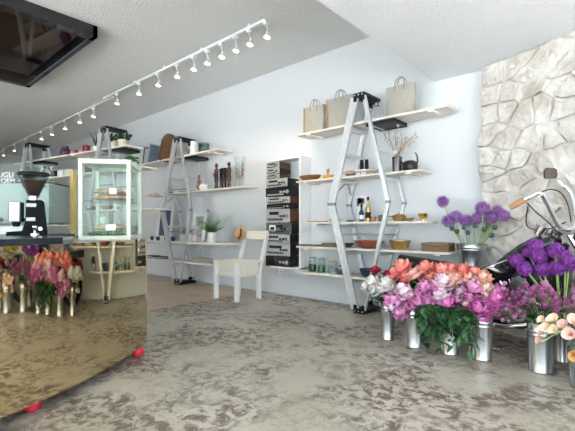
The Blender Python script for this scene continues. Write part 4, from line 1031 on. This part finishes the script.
def flower(bk, kind, head, r, label, cat='peony', name='peony', group=None, leaves=2, tilt=None, stem_m=STEM, sr=.003, rs=random.Random(99)):
    bx, by, rr, hh = bk[:4]; zb = bk[4] if len(bk) > 4 else 0
    dx = Vector((head.x-bx, head.y-by, 0)); dd = dx.normalized() if dx.length > .01 else Vector((0, 0, 0))
    r *= {'allium': .9, 'allium2': .88, 'white': 1.2}.get(kind, 1.05)
    b = Vector((bx, by, zb+.02))-dd*rr*.35; rim = Vector((bx, by, zb+hh))+dd*min(rr*.62, dx.length*.6)
    t = thing(name, label, cat, b, 0, group)
    pts = stem_path(b, rim, head-Vector((0, 0, r*.2)))
    MB().tube([p-b for p in pts], sr, 6).build('stem', stem_m, t)
    d = (pts[-1]-pts[-2]).normalized(); cam = (Vector((0, 0, 1))-head).normalized()
    if tilt is None: tilt = .45
    ax = (d*(1-tilt)+Vector((rs.uniform(-.3, .3), -.7, .35))*tilt+Vector((0, 0, .3))).normalized()
    q = ax.to_track_quat('Z', 'Y'); me = BL[kind][rs.randrange(len(BL[kind]))]
    spin = Matrix.Rotation(rs.random()*6.28, 3, 'Z').to_quaternion()
    inst('bloom', me, t, head-b-ax*r*.45, q @ spin, r)
    if leaves:
        m = MB()
        for k in range(leaves):
            s_ = rs.uniform(.62, .92); i = int(s_*(len(pts)-1)); p0 = pts[i]; a = rs.random()*6.28
            for da in (-.5, 0, .5): leafpts(m, p0-b, (cos(a+da), sin(a+da), rs.uniform(.0, .6)), rs.uniform(.07, .11), .016)
        m.build('leaf', LEAF if rs.random() < .5 else LEAFD, t, fixn=False)
    return t
def bucket(x, y, r, h, label, z=0, bands=True, name='flower_bucket', taper=.9):
    t = thing(name, label, 'bucket', (x, y, z), random.random()*6, 'galvanised flower buckets')
    rb = r*taper
    pr = [(0, .006), (rb*.97, .006), (rb, 0), (rb+.001, .008)]
    for fz in (.04, .78, .86):
        zz = h*fz; rr = rb+(r-rb)*fz; pr += [(rr, zz-.006), (rr+.0025, zz), (rr, zz+.006)]
    pr += [(r, h), (r-.003, h), (rb-.003, .01), (0, .01)]
    MB().lathe(pr, 40).build('bucket_body', GALV, t)
    MB().lathe([(r-.003, h-.004), (r+.004, h-.004), (r+.005, h+.001), (r+.002, h+.005), (r-.003, h+.003)], 40).build('rim', GALV, t)
    for s in (-1, 1):
        MB().tube([(s*(r-.002), -.02, h*.82), (s*(r+.012), -.018, h*.8), (s*(r+.014), 0, h*.78), (s*(r+.012), .018, h*.8), (s*(r-.002), .02, h*.82)], .0025, 6).build('handle', GALV, t)
    MB().lathe([(0, h*.7), (r*.94-.004, h*.7)], 24).build('water', mat('bucket_water', (.03, .05, .04), .05), t)
    return (x, y, r, h, z)
def bk_at(px, py, wpx, toppy, label, **k):
    p = onz(px, py, 0); t_ = 400/(py-226); return bucket(p.x, p.y+wpx*t_/800, wpx*t_/800, 1-(toppy-226)/400*t_, label, **k)
K1 = bk_at(384, 341, 14, 303, 'slim galvanised bucket of white and red roses, leftmost')
K2 = bk_at(410, 349, 19, 309, 'galvanised bucket under pink peonies, second from left')
K3 = bk_at(446, 356, 19, 314, 'galvanised bucket hidden by a curtain of green leaves')
K4 = bk_at(478.5, 362, 21, 317, 'galvanised bucket of hot pink peonies, beside the green leaves')
K5 = bk_at(538, 375, 25, 325, 'large galvanised bucket of plum coloured spray flowers', taper=.86)
K6 = bk_at(561, 364, 17, 322, 'galvanised bucket of dark purple alliums, behind the plum flowers')
K7 = bk_at(583, 392, 27, 338, 'galvanised bucket with callas, cut off at right photo edge')
K8 = bk_at(573, 372, 12, 330, 'slim galvanised bucket standing between two larger at right')
stz = .575
t = thing('small_stool', 'dark round stool behind motorbike carrying a pail', 'stool', (-1.262, 4.09, 0))
MB().lathe([(0, stz-.03), (.135, stz-.03), (.14, stz-.02), (.138, stz-.001), (0, stz-.001)], 28).build('seat', BLKM, t)
for k in range(4):
    a = k*pi/2+.78; MB().tube([(.08*cos(a), .08*sin(a), stz-.03), (.13*cos(a), .13*sin(a), 0)], .011, 8).build('leg', BLKM, t)
K9 = bucket(-1.262, 4.09, .138, .25, 'short wide galvanised pail of violet alliums beside stone wall', z=stz, name='metal_pail', taper=.82)

g1 = 'peonies in the buckets'
def bunch(bk, lst, Y, cat='peony', name='peony', group=g1, **kw):
    for px, py, rp, kind, label in lst:
        y = Y+kw.get('dy', 0)+random.uniform(-.03, .03)
        h = aty(px, py, y); tt_ = (h-Vector((0, 0, 1))).dot(FW); flower(bk, kind, h, rp*tt_/400, label, cat, name, group, **{k: v for k, v in kw.items() if k != 'dy'})
random.seed(5)
bunch(K3, [(402, 267, 9, 'coral', 'coral peony, top left corner of the peony mass'), (396, 273, 8, 'coral', 'coral peony, leftmost edge of coral blooms'), (407, 277, 8, 'coral', 'coral peony directly left of the pale open bloom'),
           (416, 272, 11, 'peach_open', 'wide open pale peach peony with golden centre'), (426, 267, 8, 'coral', 'coral peony between the two open blooms'), (432, 276, 11, 'coral_open', 'wide open coral peony with golden centre'),
           (442, 269, 8, 'coral', 'coral peony on top, right of the open coral bloom'), (452, 270, 8, 'coral', 'coral peony on the top middle of mass')], K3[1]+.03)
bunch(K3, [(456, 279, 10, 'peach', 'peach peony below the top middle row'), (463, 271, 8, 'coral', 'coral peony on top, above the lilac pink blooms'), (469, 277, 9, 'peach', 'pale coral peony between top middle and right buds'),
           (474, 271, 6, 'coral_bud', 'round coral peony bud, top right of mass'), (483, 277, 8, 'peach', 'coral and peach peony, right end of top row'), (486, 287, 7, 'cream', 'creamy peach peony beneath the right end bloom'),
           (444, 281, 11, 'pale', 'large blush pink peony in the centre of mass'), (441, 294, 11, 'pale', 'near white blush peony, lowest in centre'), (425, 287, 8, 'pink', 'pink peony half hidden below open blooms'), (437, 286, 8, 'pink', 'pink peony peeking between the blush blooms')], K3[1]-.02)
bunch(K2, [(404, 292, 8, 'pale', 'blush peony, upper left of pink bunch'), (390, 300, 8, 'pink', 'pink peony, leftmost of the pink bunch'), (397, 301, 9, 'pink', 'large pink peony second from left in pink bunch'), (400, 311, 8, 'pink', 'pink peony hanging lowest over left buckets'),
           (407, 306, 9, 'pink', 'pink peony above the left pink bucket'), (393, 307, 6, 'pale_bud', 'small blush bud at lower left of pink bunch'), (411, 296, 6, 'pale_bud', 'pale bud in the middle of pink bunch'), (418, 301, 9, 'pink', 'pink peony right of the left bucket'), (427, 301, 7, 'pink', 'pink peony touching the pale bud'), (429, 307, 5, 'pale_bud', 'cream bud at right end of pink bunch'), (401, 287, 6, 'pale_bud', 'pale bud topping the left pink bunch')], K2[1]-.06)
bunch(K4, [(448, 302, 8, 'hot', 'pink peony, left end of hot pink bunch'), (454, 307, 9, 'hot', 'hot pink peony low on the left of bunch'), (460, 297, 8, 'pink', 'pink peony above two cream buds'), (466, 304, 5, 'cream_bud', 'cream bud hanging between hot pink peonies'), (462, 290, 7, 'pale', 'blush peony above right pink bucket, left'),
           (474, 287, 11, 'pink', 'largest pink peony over right pink bucket'), (470, 296, 9, 'pink', 'pink peony in the middle over right bucket'), (478, 308, 11, 'hot', 'large hot pink peony at the bucket rim'), (489, 307, 9, 'hot', 'hot pink peony right of the bucket rim'), (495, 297, 9, 'hot', 'hot pink peony, lower right end of bunch'), (497, 291, 7, 'hot', 'hot pink peony, topmost at right end'), (484, 297, 8, 'pink', 'pink peony between largest and right end blooms')], K4[1]-.05)
bunch(K1, [(366, 286, 5, 'white', 'white rose, leftmost in slim bucket'), (372, 281, 6, 'white', 'white rose, topmost on the left side'), (374, 289, 6, 'white', 'white rose, lowest of the bunch'), (381, 288, 7, 'white', 'white rose in bunch centre'), (386, 283, 7, 'white', 'white rose, top right of bunch'), (390, 288, 6, 'white', 'white rose, right edge of bunch'), (392, 293, 4, 'cream_bud', 'cream rose bud touching the pink peonies')], K1[1]-.03, 'rose', 'rose', 'roses in the slim bucket', leaves=4)
bunch(K1, [(375, 270, 5, 'red', 'crimson rose, topmost left above white ones'), (374, 276, 3.5, 'red', 'small crimson rosebud under topmost red rose'), (388, 274.5, 5, 'red', 'crimson rose right of centre beside coral peonies'), (399, 285, 5, 'wine', 'dark wine red rose in shade of coral peonies')], K1[1]+.08, 'rose', 'rose', 'roses in the slim bucket', leaves=3)
bunch(K9, [(442.3, 199, 6.6, 'allium', 'violet allium standing alone, top left'), (447.5, 218, 7.5, 'allium', 'violet allium, lowest left of pail'), (455, 214, 6.8, 'allium', 'violet allium second from left'), (465.5, 218, 7.2, 'allium', 'violet allium in pail centre, low'), (477.5, 215, 6.8, 'allium', 'violet allium right of pail centre'),
           (482.5, 205, 8, 'allium', 'largest violet allium, highest of main cluster'), (491.5, 215, 7.2, 'allium', 'violet allium below right of the largest'), (504.5, 213, 6.8, 'allium', 'rightmost violet allium, before the stone wall'), (497, 208, 6, 'allium', 'violet allium half hidden behind rightmost pair')], K9[1]-.03, 'allium', 'allium', 'violet alliums in the pail', leaves=0, stem_m=STEML, sr=.005)
bunch(K6, [(515, 258, 8.6, 'allium2', 'dark purple allium, leftmost of front cluster'), (523.5, 266, 8.8, 'allium2', 'dark purple allium, lower left of front cluster'), (535, 243, 9.2, 'allium2', 'dark purple allium, highest of front cluster'), (538, 253, 9.2, 'allium2', 'dark purple allium in cluster middle'),
           (542, 266, 9.2, 'allium2', 'dark purple allium, lowest in cluster middle'), (555, 247, 9.2, 'allium2', 'dark purple allium, upper right before headlamp'), (557, 265, 9, 'allium2', 'dark purple allium, lower right of middle'), (569, 260, 9.6, 'allium2', 'dark purple allium at the right photo edge'), (527, 250, 6, 'allium2', 'dark purple allium half hidden, upper left'), (566, 253, 7, 'allium2', 'dark purple allium half hidden at right')], K6[1]-.1, 'allium', 'allium', 'dark purple alliums', leaves=0, stem_m=STEML, sr=.006)
for k in range(12):   # strap leaves and extra stalks of the alliums
    rs = random.Random(200+k); b = Vector((K6[0], K6[1], .05)); h = aty(520+k*4.6, 288+rs.uniform(-8, 6), K6[1]-.08)
    if k % 3 == 0:
        pass
    t = thing('allium_leaf', 'long pale green strap leaf among dark purple alliums', 'leaf', b, 0, 'strap leaves of the alliums'); m = MB()
    m.tube([(0, 0, 0), Vector((rs.uniform(-.04, .04), -.02, .3)), h-b], [.004, .006, .001], 5); m.build('blade', STEML, t)
for k, (px, py) in enumerate(((452, 229), (464, 228), (468, 233), (475, 226), (484, 230), (488, 226), (495, 228), (457, 232), (492, 236))):
    h = aty(px, py, K9[1]-.08); b = Vector((K9[0], K9[1], stz+.02)); t = thing('poppy_pod', 'dark green seed pod on short stem among violet alliums', 'seed pod', b, 0, 'green seed pods in the pail')
    MB().tube([p-b for p in stem_path(b, Vector((K9[0]+(h.x-K9[0])*.5, K9[1]-.03, stz+.25)), h)], .003, 6).build('stem', STEM, t)
    MB().lathe([(0, -.02), (.018, -.01), (.024, .004), (.018, .02), (.022, .026), (.0, .028)], 12, h-b).build('pod', PODM, t)
# sprays of small plum flowers
sb = [floret_ball('spray_bloom', m, 40, s_, AST2 if m is AST1 else AST1, .5) for s_, m in ((1, AST1), (2, AST2), (3, AST1))]
for k in range(26):
    rs = random.Random(300+k); a = rs.random(); px = 497+78*((k+rs.random())/26); py = 289+rs.random()*32; y = K5[1]+rs.uniform(-.12, .08)
    if k > 21: px = rs.uniform(560, 600)
    h = aty(px, py, y); b = Vector((K5[0], K5[1], .03)); rim = Vector((K5[0]+(h.x-K5[0])*.28, K5[1]+(y-K5[1])*.4, K5[3]))
    t = thing('spray_flower', 'branching stem of small plum and mauve flowers', 'flower spray', b, 0, 'plum spray flowers in the large bucket')
    m = MB(); pts = stem_path(b, rim, h-Vector((0, 0, .05))); m.tube([p-b for p in pts], .0022, 5)
    cs = []
    for q in range(9):
        c = h+Vector((rs.uniform(-.055, .055), rs.uniform(-.05, .05), rs.uniform(-.05, .05))); cs.append(c); m.tube([pts[-1]-b, (pts[-1]+c)/2-b-Vector((0, 0, .005)), c-b], .0011, 4)
    lf = MB()
    for q in range(9): a = rs.random()*6.28; leafpts(lf, pts[rs.randrange(4, 8)]-b, (cos(a), sin(a), .5), .06, .008)
    m.build('stem', STEM, t); lf.build('leaf', LEAFD, t, fixn=False)
    for c in cs: inst('bloom', sb[rs.randrange(3)], t, c-b, None, rs.uniform(.011, .019))
# callas
def calla_mesh(name, m):
    mb = MB()
    def fn(u_, v_):
        a = (v_-.5)*2*pi*1.02; r_ = .12+.72*u_**2.6; z = u_*1.7+.6*u_*max(0, cos(a))**2*u_; r_ *= 1+.3*u_*max(0, cos(a)); return Vector((r_*cos(a), r_*sin(a), z))
    mb.grid(fn, 8, 20); mb.mi = 1; mb.tube([(0, 0, .2), (0, 0, 1.3)], [.07, .05], 8)
    return mesh_of2(mb, name, [m, STAM])
for nm, m in (('calla_cream', CREAM), ('calla_pink', CALP), ('calla_orange', CALO)): BL[nm] = [calla_mesh(nm, m)]
K7b = (K7[0], K7[1], K7[2], K7[3])
for px, py, rp, kind, lab in ((545, 322, 5.5, 'calla_cream', 'pale cream calla, leftmost and highest'), (557, 322, 7, 'calla_cream', 'wide cream calla second from left'), (549, 329, 6, 'calla_cream', 'cream calla hanging over bucket front'), (545, 334, 5, 'calla_pink', 'small pinkish calla, lower left'), (542, 341, 4.5, 'calla_pink', 'smallest pink calla, lowest of all'),
                             (556, 331, 6, 'calla_cream', 'cream calla in the group middle'), (566, 327, 6.5, 'calla_pink', 'pink calla, upper right'), (571, 335, 7.5, 'calla_pink', 'large pink calla at the photo edge'), (574, 324, 6, 'calla_pink', 'pink calla topmost at the photo edge'), (574, 355, 7, 'calla_orange', 'orange and green calla low at right edge')):
    h = aty(px, py, K7[1]-.12 if py < 350 else K7[1]-.16); tt_ = (h-Vector((0, 0, 1))).dot(FW); flower(K7b, kind, h, rp*.88*tt_/400, lab, 'calla', 'calla_lily', 'callas at the right edge', leaves=1 if px > 560 else 0, tilt=.5, stem_m=STEML, sr=.004)
# green curtain of leaves over bucket K3
for k in range(34):
    rs = random.Random(400+k); px = 418+56*((k % 11)+rs.random())/11; py = 320+rs.random()*32 if k < 24 else rs.uniform(312, 330)
    y = K3[1]-K3[2]-.035-rs.uniform(0, .05); h = aty(px, py, y); h.z = max(h.z, .07)
    b = Vector((K3[0], K3[1], .05)); rim = Vector((K3[0]+(h.x-K3[0])*.55, K3[1]-K3[2]*.8, K3[3]+.04))
    t = thing('peony_foliage', 'drooping leafy stem over the hidden bucket', 'foliage', b, 0, 'green leaves hanging over the bucket')
    top = Vector((rim.x+(h.x-rim.x)*.6, (rim.y+h.y)/2-.02, rim.z+.02)); pts = [b, Vector((rim.x, K3[1]-.02, K3[3]*.8)), rim, top, (top+h)/2+Vector((0, -.015, .01)), h]
    MB().tube([p-b for p in pts], .002, 5).build('stem', STEM, t); m = MB()
    for q in range(13):
        s_ = .35+.65*q/12; i = min(int(s_*5), 4); p0 = pts[i].lerp(pts[i+1], s_*5-i); a = rs.uniform(pi, 2*pi) if rs.random() < .85 else rs.random()*6.28
        leafpts(m, p0-b, (cos(a), sin(a)*.6, rs.uniform(-.6, .25)), rs.uniform(.06, .1), rs.uniform(.018, .027), .25)
    m.build('leaf', LEAF if k % 3 else LEAFD, t, fixn=False)
# plant behind on the lowest shelf and stray greens between peonies and shelf
t = thing('green_shelf_plant', 'dark leafy plant behind coral peonies on the shelf', 'plant', (-2.02, 4.08, .4105))
MB().lathe([(0, 0), (.06, 0), (.075, .1), (.068, .1), (0, .09)], 16).build('pot', GCER, t); m = MB(); rs = random.Random(77)
for q in range(50): a = rs.random()*6.28; leafpts(m, (0, 0, .09+rs.random()*.04), (cos(a), sin(a)*.7, rs.uniform(.1, 1.5)), rs.uniform(.06, .13), .016)
m.build('leaf', LEAFD, t, fixn=False)

# ---- buckets further right: the mirror shows them
def mirror_bunch(x, y, r, h, kinds, n, lab, blab, spread=.13, zt=.55, rad=.045, cat='flower', name='cut_flower', big=3):
    bk = bucket(x, y, r, h, lab); rs = random.Random(int(x*100)+7)
    for k in range(n):
        a = k*2.4; e = spread*math.sqrt((k+.5)/n); hd = Vector((x+e*cos(a), y+e*sin(a), zt+.1*(1-(k/n))+rs.uniform(-.03, .03)))
        flower(bk, kinds[k % len(kinds)], hd, rad*rs.uniform(.85, 1.1), blab, cat, name, blab, leaves=big)
mirror_bunch(-.03, 3.13, .085, .34, ['wine', 'red'], 9, 'galvanised bucket of dark red flowers seen only in the counter mirror', 'dark red bloom reflected at left of mirror', zt=.5)
mirror_bunch(-.06, 3.42, .085, .38, ['yellow'], 10, 'tall galvanised bucket of yellow flowers, seen in mirror', 'yellow bloom reflected at the top left of mirror', zt=.70, spread=.13, rad=.04)
mirror_bunch(.2, 3.25, .085, .36, ['cream', 'white'], 10, 'galvanised bucket of cream flowers, seen in mirror', 'cream bloom reflected at the mirror left edge', zt=.68, spread=.16)
mirror_bunch(.2, 2.85, .085, .34, ['wine'], 8, 'galvanised bucket of wine red flowers, seen in mirror only', 'wine red bloom reflected low at mirror left edge', zt=.48)
mirror_bunch(.48, 3.3, .09, .36, ['coral', 'peach'], 10, 'galvanised bucket of coral flowers, far left in mirror', 'coral bloom reflected far left in mirror', zt=.8, spread=.17)

# ================================================================== MOTORBIKE
MY = 3.72
t = thing('motorbike', 'black and chrome vintage motorbike parked behind the flowers', 'motorbike', (-.75, MY, 0)); ox = -.75
def L(x, y, z): return Vector((x-ox, y-MY, z))
def wheel(x, nm):
    w_ = thing(nm, None, None, (x-ox, 0, .31)); w_.parent = t
    Mx = Matrix.Rotation(R_(90), 3, 'X')
    def tor(R, r_, n=40, k=10):
        m = MB(); m.lathe([(R+r_*cos(2*pi*j/k), r_*sin(2*pi*j/k)) for j in range(k+1)], n, M=Mx); bmesh.ops.remove_doubles(m.bm, verts=m.bm.verts, dist=1e-6); return m
    tor(.26, .05).build('tyre', RUBBER, w_); tor(.215, .012).build('rim', CHROME, w_)
    m = MB()
    for k in range(28): a = k*2*pi/28; m.tube([(.03*cos(a+.5), .03*(1 if k % 2 else -1), .03*sin(a+.5)), (.21*cos(a), 0, .21*sin(a))], .0018, 4)
    m.build('spokes', CHROME, w_); MB().cyl((0, -.06, 0), (0, .06, 0), .04, seg=20).build('hub', ENG, w_)
for x, n_ in ((-1.48, 'rear_wheel'), (-.08, 'front_wheel')): wheel(x, n_)
m = MB(); R0 = .013
for s in (-1, 1):
    m.tube([L(-1.48, MY+s*.09, .31), L(-1.2, MY+s*.09, .34), L(-.95, MY+s*.09, .2), L(-.6, MY+s*.09, .2), L(-.5, MY+s*.04, .5), L(-.45, MY, .86)], .014, 8)
    m.tube([L(-1.6, MY+s*.09, .64), L(-1.1, MY+s*.09, .62), L(-.75, MY+s*.06, .72), L(-.45, MY, .86)], .014, 8); m.tube([L(-1.12, MY+s*.09, .62), L(-1.1, MY+s*.09, .3)], .012, 8)
m.build('frame', BLKM, t)
m = MB(); m.lathe([(.001, -.26), (.06, -.245), (.11, -.16), (.13, -.02), (.125, .1), (.09, .21), (.03, .25), (.001, .255)], 24, L(-.70, MY-.02, .77), Matrix.Rotation(R_(-34), 3, 'Y') @ Matrix.Rotation(R_(90), 3, 'Y') @ Matrix.Diagonal((.82, 1, 1)))
m.build('fuel_tank', BLKM, t)
MB().prism([(-1.36-ox, .56), (-1.05-ox, .6), (-.86-ox, .76), (-.6-ox, .84), (-.42-ox, .72), (-.45-ox, .3), (-.6-ox, .16), (-1.3-ox, .2)], .16).build('side_cover', BLKM, t)
m = MB()
def seatf(u_, v_):
    x = -1.82+.52*u_; a = (v_-.5)*pi; w_ = .12*(sin(pi*min(1, u_*.9+.08))**.4); zt = .665-.05*u_
    return L(x, MY+w_*sin(a)*1., zt+.05*cos(a)-.045*(1 if abs(v_-.5) > .49 else 0))
m.grid(seatf, 16, 12); m.grid(lambda u_, v_: L(-1.82+.52*u_, MY+(v_-.5)*.24*(sin(pi*min(1, u_*.9+.08))**.4), .62-.05*u_), 16, 4); m.build('saddle', mat('black_leather', (.012, .012, .014), .45, bump=.4, bscale=60), t)
m = MB(); m.box(L(-.85, MY, .33), (.34, .2, .22), bev=.03); m.cyl(L(-.95, MY-.12, .33), L(-.95, MY+.12, .33), .1, seg=24); m.cyl(L(-.76, MY-.13, .31), L(-.76, MY+.13, .31), .07, seg=24); m.build('engine', ENG, t)
m = MB()
for k in range(9): m.cyl(L(-.83+.008*k, MY, .45+.02*k), L(-.828+.008*k, MY, .458+.02*k), .085, seg=20)
m.cyl(L(-.83, MY, .44), L(-.76, MY, .64), .055, seg=20); m.build('cylinder', ENG, t)
m = MB(); m.lathe([(.032, -.02), (.055, -.02), (.055, .02), (.032, .02)], 20, aty(519, 284, MY-.15)-Vector((ox, MY, 0)), Matrix.Rotation(R_(90), 3, 'X')); 
c_ = aty(519, 284, MY-.15)-Vector((ox, MY, 0))
for k in range(8): a = k*pi/4; m.cyl(c_+Vector((.055*cos(a), -.01, .055*sin(a))), c_+Vector((.055*cos(a), .01, .055*sin(a))), .014, seg=8)
m.cyl(c_, c_+Vector((0, .1, 0)), .03, seg=12); m.build('gear_housing', ENG, t)
for a, b in (((500, 281), (510, 300)), ((509, 279), (515, 300))):
    p, q = aty(a[0], a[1], MY-.14), aty(b[0], b[1], MY-.14); m = MB(); m.tube([p-Vector((ox, MY, 0)), q-Vector((ox, MY, 0))], .008, 8); m.build('push_rod', CHROME, t)
for s in (-1, 1):
    m = MB(); a, b = L(-1.47, MY+s*.12, .33), L(-1.38, MY+s*.11, .62); m.tube([a, b], .012, 8)
    for k in range(9): c = a.lerp(b, .25+.07*k); m.lathe([(.02, -.004), (.026, 0), (.02, .004)], 14, c)
    m.build('shock_absorber', CHROME, t)
m = MB(); m.tube([L(-.72, MY-.1, .42), L(-.6, MY-.15, .4), L(-.62, MY-.15, .25), L(-.85, MY-.15, .19), L(-1.2, MY-.15, .19), L(-1.75, MY-.15, .23)], [.018, .018, .018, .02, .03, .035], 12); m.build('exhaust_pipe', CHROME, t)
m = MB(); a, b = aty(462, 347, MY-.2), aty(502, 349, MY-.2); m.tube([a-Vector((ox, MY, 0)), b-Vector((ox, MY, 0))], .006, 8)
for k in range(12): c = a.lerp(b, k/11)-Vector((ox, MY, 0)); m.ball(c, .009, seg=8)
m.build('drive_chain', CHROME, t)
m = MB()
for s in (-1, 1): m.tube([L(-.08, MY+s*.08, .31), L(-.30, MY+s*.08, .68), L(-.43, MY+s*.08, .93)], [.02, .02, .016], 12)
m.build('front_fork', CHROME, t)
m = MB(); m.lathe([(.34*cos(R_(a)), 0) for a in ()] or [(.0, 0), (.001, 0)], 4) if False else None
def fend(x, a0, a1): 
    mm = MB(); mm.grid(lambda u_, v_: L(x, MY, .31)+Vector((.335*cos(R_(a0+(a1-a0)*u_)), (v_-.5)*.14, (.335-.03*(2*v_-1)**2)*sin(R_(a0+(a1-a0)*u_)))), 20, 6); o = mm.build('mudguard', BLKM, t); o.modifiers.new('t', 'SOLIDIFY').thickness = .003
fend(-1.48, 10, 170); fend(-.08, 20, 150)
# headlamp
m = MB(); hl = aty(541, 230, MY-.06)-Vector((ox, MY, 0)); Mr = Matrix.Rotation(R_(90), 3, 'Y')
m.lathe([(0, -.1), (.05, -.085), (.075, -.03), (.08, .05), (.075, .06), (0, .07)], 24, L(-.32, MY, .90), Mr); m.build('headlamp', BLKM, t)
m = MB(); m.lathe([(0, -.045), (.04, -.04), (.045, .0), (.05, .03), (.046, .035), (0, .03)], 20, hl, Matrix.Rotation(R_(25), 3, 'Y')); m.build('speedometer', CHROME, t)
m = MB(); m.lathe([(0, -.04), (.03, -.035), (.04, .0), (.045, .03), (0, .03)], 20, aty(556, 234, MY-.02)-Vector((ox, MY, 0)), Matrix.Rotation(R_(25), 3, 'Y')); m.build('tachometer', CHROME, t)
def pl(lst): return [aty(a, b, c)-Vector((ox, MY, 0)) for a, b, c in lst]
CHROMES = mat('satin_chrome', (.85, .86, .88), .22, .9)
hb = thing('handlebar', None, None, (0, 0, 0)); hb.parent = t
def smooth3(pts, n=5):
    out = []
    for i in range(len(pts)-1):
        p0, p1, p2, p3 = pts[max(i-1, 0)], pts[i], pts[i+1], pts[min(i+2, len(pts)-1)]
        for k in range(n): s_ = k/n; out.append(.5*((2*p1)+(p2-p0)*s_+(2*p0-5*p1+4*p2-p3)*s_*s_+(-p0+3*p1-3*p2+p3)*s_**3))
    return out+[pts[-1]]
MB().tube(smooth3(pl([(524, 200, 3.40), (533, 195.5, 3.41), (538.5, 193, 3.42), (543, 196, 3.45), (549, 207, 3.52), (556, 221, 3.6), (563, 229.5, 3.67), (571, 229, 3.74), (576, 222, 3.8), (574, 205, 3.84), (570, 192, 3.87), (564, 186, 3.87)])), .0175, 12).build('bar', CHROMES, hb)
MB().tube(pl([(510, 207.5, 3.40), (513, 205.8, 3.40), (522, 201.2, 3.40), (525, 199.6, 3.40)]), [.021, .024, .024, .021], 12).build('grip', mat('wood_grip', (.45, .24, .12), .5), hb)
MB().tube(pl([(564, 186, 3.87), (558, 181, 3.87)]), .018, 12).build('grip', mat('white_rubber', (.75, .74, .7), .5), hb)
MB().tube(smooth3(pl([(533, 203, 3.38), (540, 196, 3.39), (551, 191, 3.42)])), .005, 8).build('brake_lever', CHROME, hb)
for lst in ([(541, 192, 3.44), (551, 189.5, 3.5), (561, 193, 3.6), (568, 205, 3.68), (571, 222, 3.72)], [(527, 203, 3.42), (536, 212, 3.5), (550, 224, 3.6), (560, 236, 3.68)], [(528, 206, 3.42), (527, 226, 3.6), (545, 230, 3.65), (566, 222, 3.7)]):
    MB().tube(smooth3(pl(lst)), .0045, 6).build('cable', BLKP, t)
m = MB(); c = aty(550.5, 173.5, 3.86)-Vector((ox, MY, 0)); a0 = math.atan2(FW.y, FW.x)
Mm = Matrix.Rotation(a0-pi/2, 3, 'Z')
pts = [(-.05, -.035), (-.035, -.045), (.04, -.04), (.052, -.02), (.047, .03), (.03, .043), (-.035, .045), (-.052, .025)]
m.prism(pts, .02, Matrix.Translation(c) @ Mm.to_4x4()); m.build('mirror_head', mat('brown_mirror_reflection', (.09, .055, .04), .25, var=.4, vscale=30), t)  # the mirror's brown reflection is painted in as mottled colour
MB().tube(pl([(557, 177, 3.86), (564, 181, 3.86), (567, 190, 3.86)]), .007, 8).build('mirror_arm', CHROME, t)
MB().b2(L(-1.12, MY-.1, .35), L(-1.0, MY+.1, .52), .02).build('battery_box', BLKM, t)
m = MB(); c = aty(497, 270, MY-.1)-Vector((ox, MY, 0)); m.lathe([(0, -.02), (.06, -.015), (.075, .0), (.06, .012), (0, .02)], 24, c, Matrix.Rotation(R_(15), 3, 'Y')); m.build('air_cleaner', CHROME, t)
m = MB(); m.tube(pl([(478, 273, MY-.11), (492, 266, MY-.12), (508, 260, MY-.12)]), .01, 8); m.build('chrome_tube', CHROME, t)

# ================================================================== LIGHT
wd = bpy.data.worlds.new('World'); bpy.context.scene.world = wd; wd.use_nodes = True
bg = wd.node_tree.nodes['Background']; bg.inputs[0].default_value = (.86, .94, 1, 1); bg.inputs[1].default_value = 3.6
def portal(loc, rot, sx, sy):
    ld = bpy.data.lights.new('daylight_portal', 'AREA'); ld.shape = 'RECTANGLE'; ld.size = sx; ld.size_y = sy; ld.cycles.is_portal = True
    o = bpy.data.objects.new('daylight_portal', ld); C.objects.link(o); o.location = loc; o.rotation_euler = rot
sd_ = bpy.data.lights.new('sun', 'SUN'); sd_.energy = 30; sd_.angle = R_(1); so = bpy.data.objects.new('sun', sd_); C.objects.link(so); so.location = (0, -8, 8); so.rotation_euler = Vector((-.3, -.15, -1)).to_track_quat('-Z', 'Y').to_euler()
portal((-2.0, YF-.21, 1.375), (R_(90), 0, 0), 10.4, 2.25)
portal((XR+.21, .35, 1.35), (R_(90), 0, R_(90)), 6.7, 2.2)
# street outside
struct(MB().b2((-14, -12, -.12), (12, YF-.25, -.02)), 'ground_outside', mat('pavement', (.6, .6, .58), .8))
struct(MB().b2((XR+.25, YF-.25, -.12), (12, 6, -.02)), 'ground_side', mat('pavement', (.6, .6, .58), .8))

cam = bpy.data.cameras.new('camera'); co = bpy.data.objects.new('camera', cam); C.objects.link(co)
co.location = (0, 0, 1); co.rotation_euler = (R_(90), 0, ANG-pi/2)
cam.sensor_width = 36; cam.lens = 36*FPX/575; cam.shift_y = (HZ-215.5)/575; cam.clip_start = .02
sc = bpy.context.scene; sc.camera = co; sc.cycles.transparent_max_bounces = 32
sc.view_settings.view_transform = 'Standard'; sc.view_settings.look = 'None'; sc.view_settings.gamma = 1; sc.view_settings.exposure = 0.52
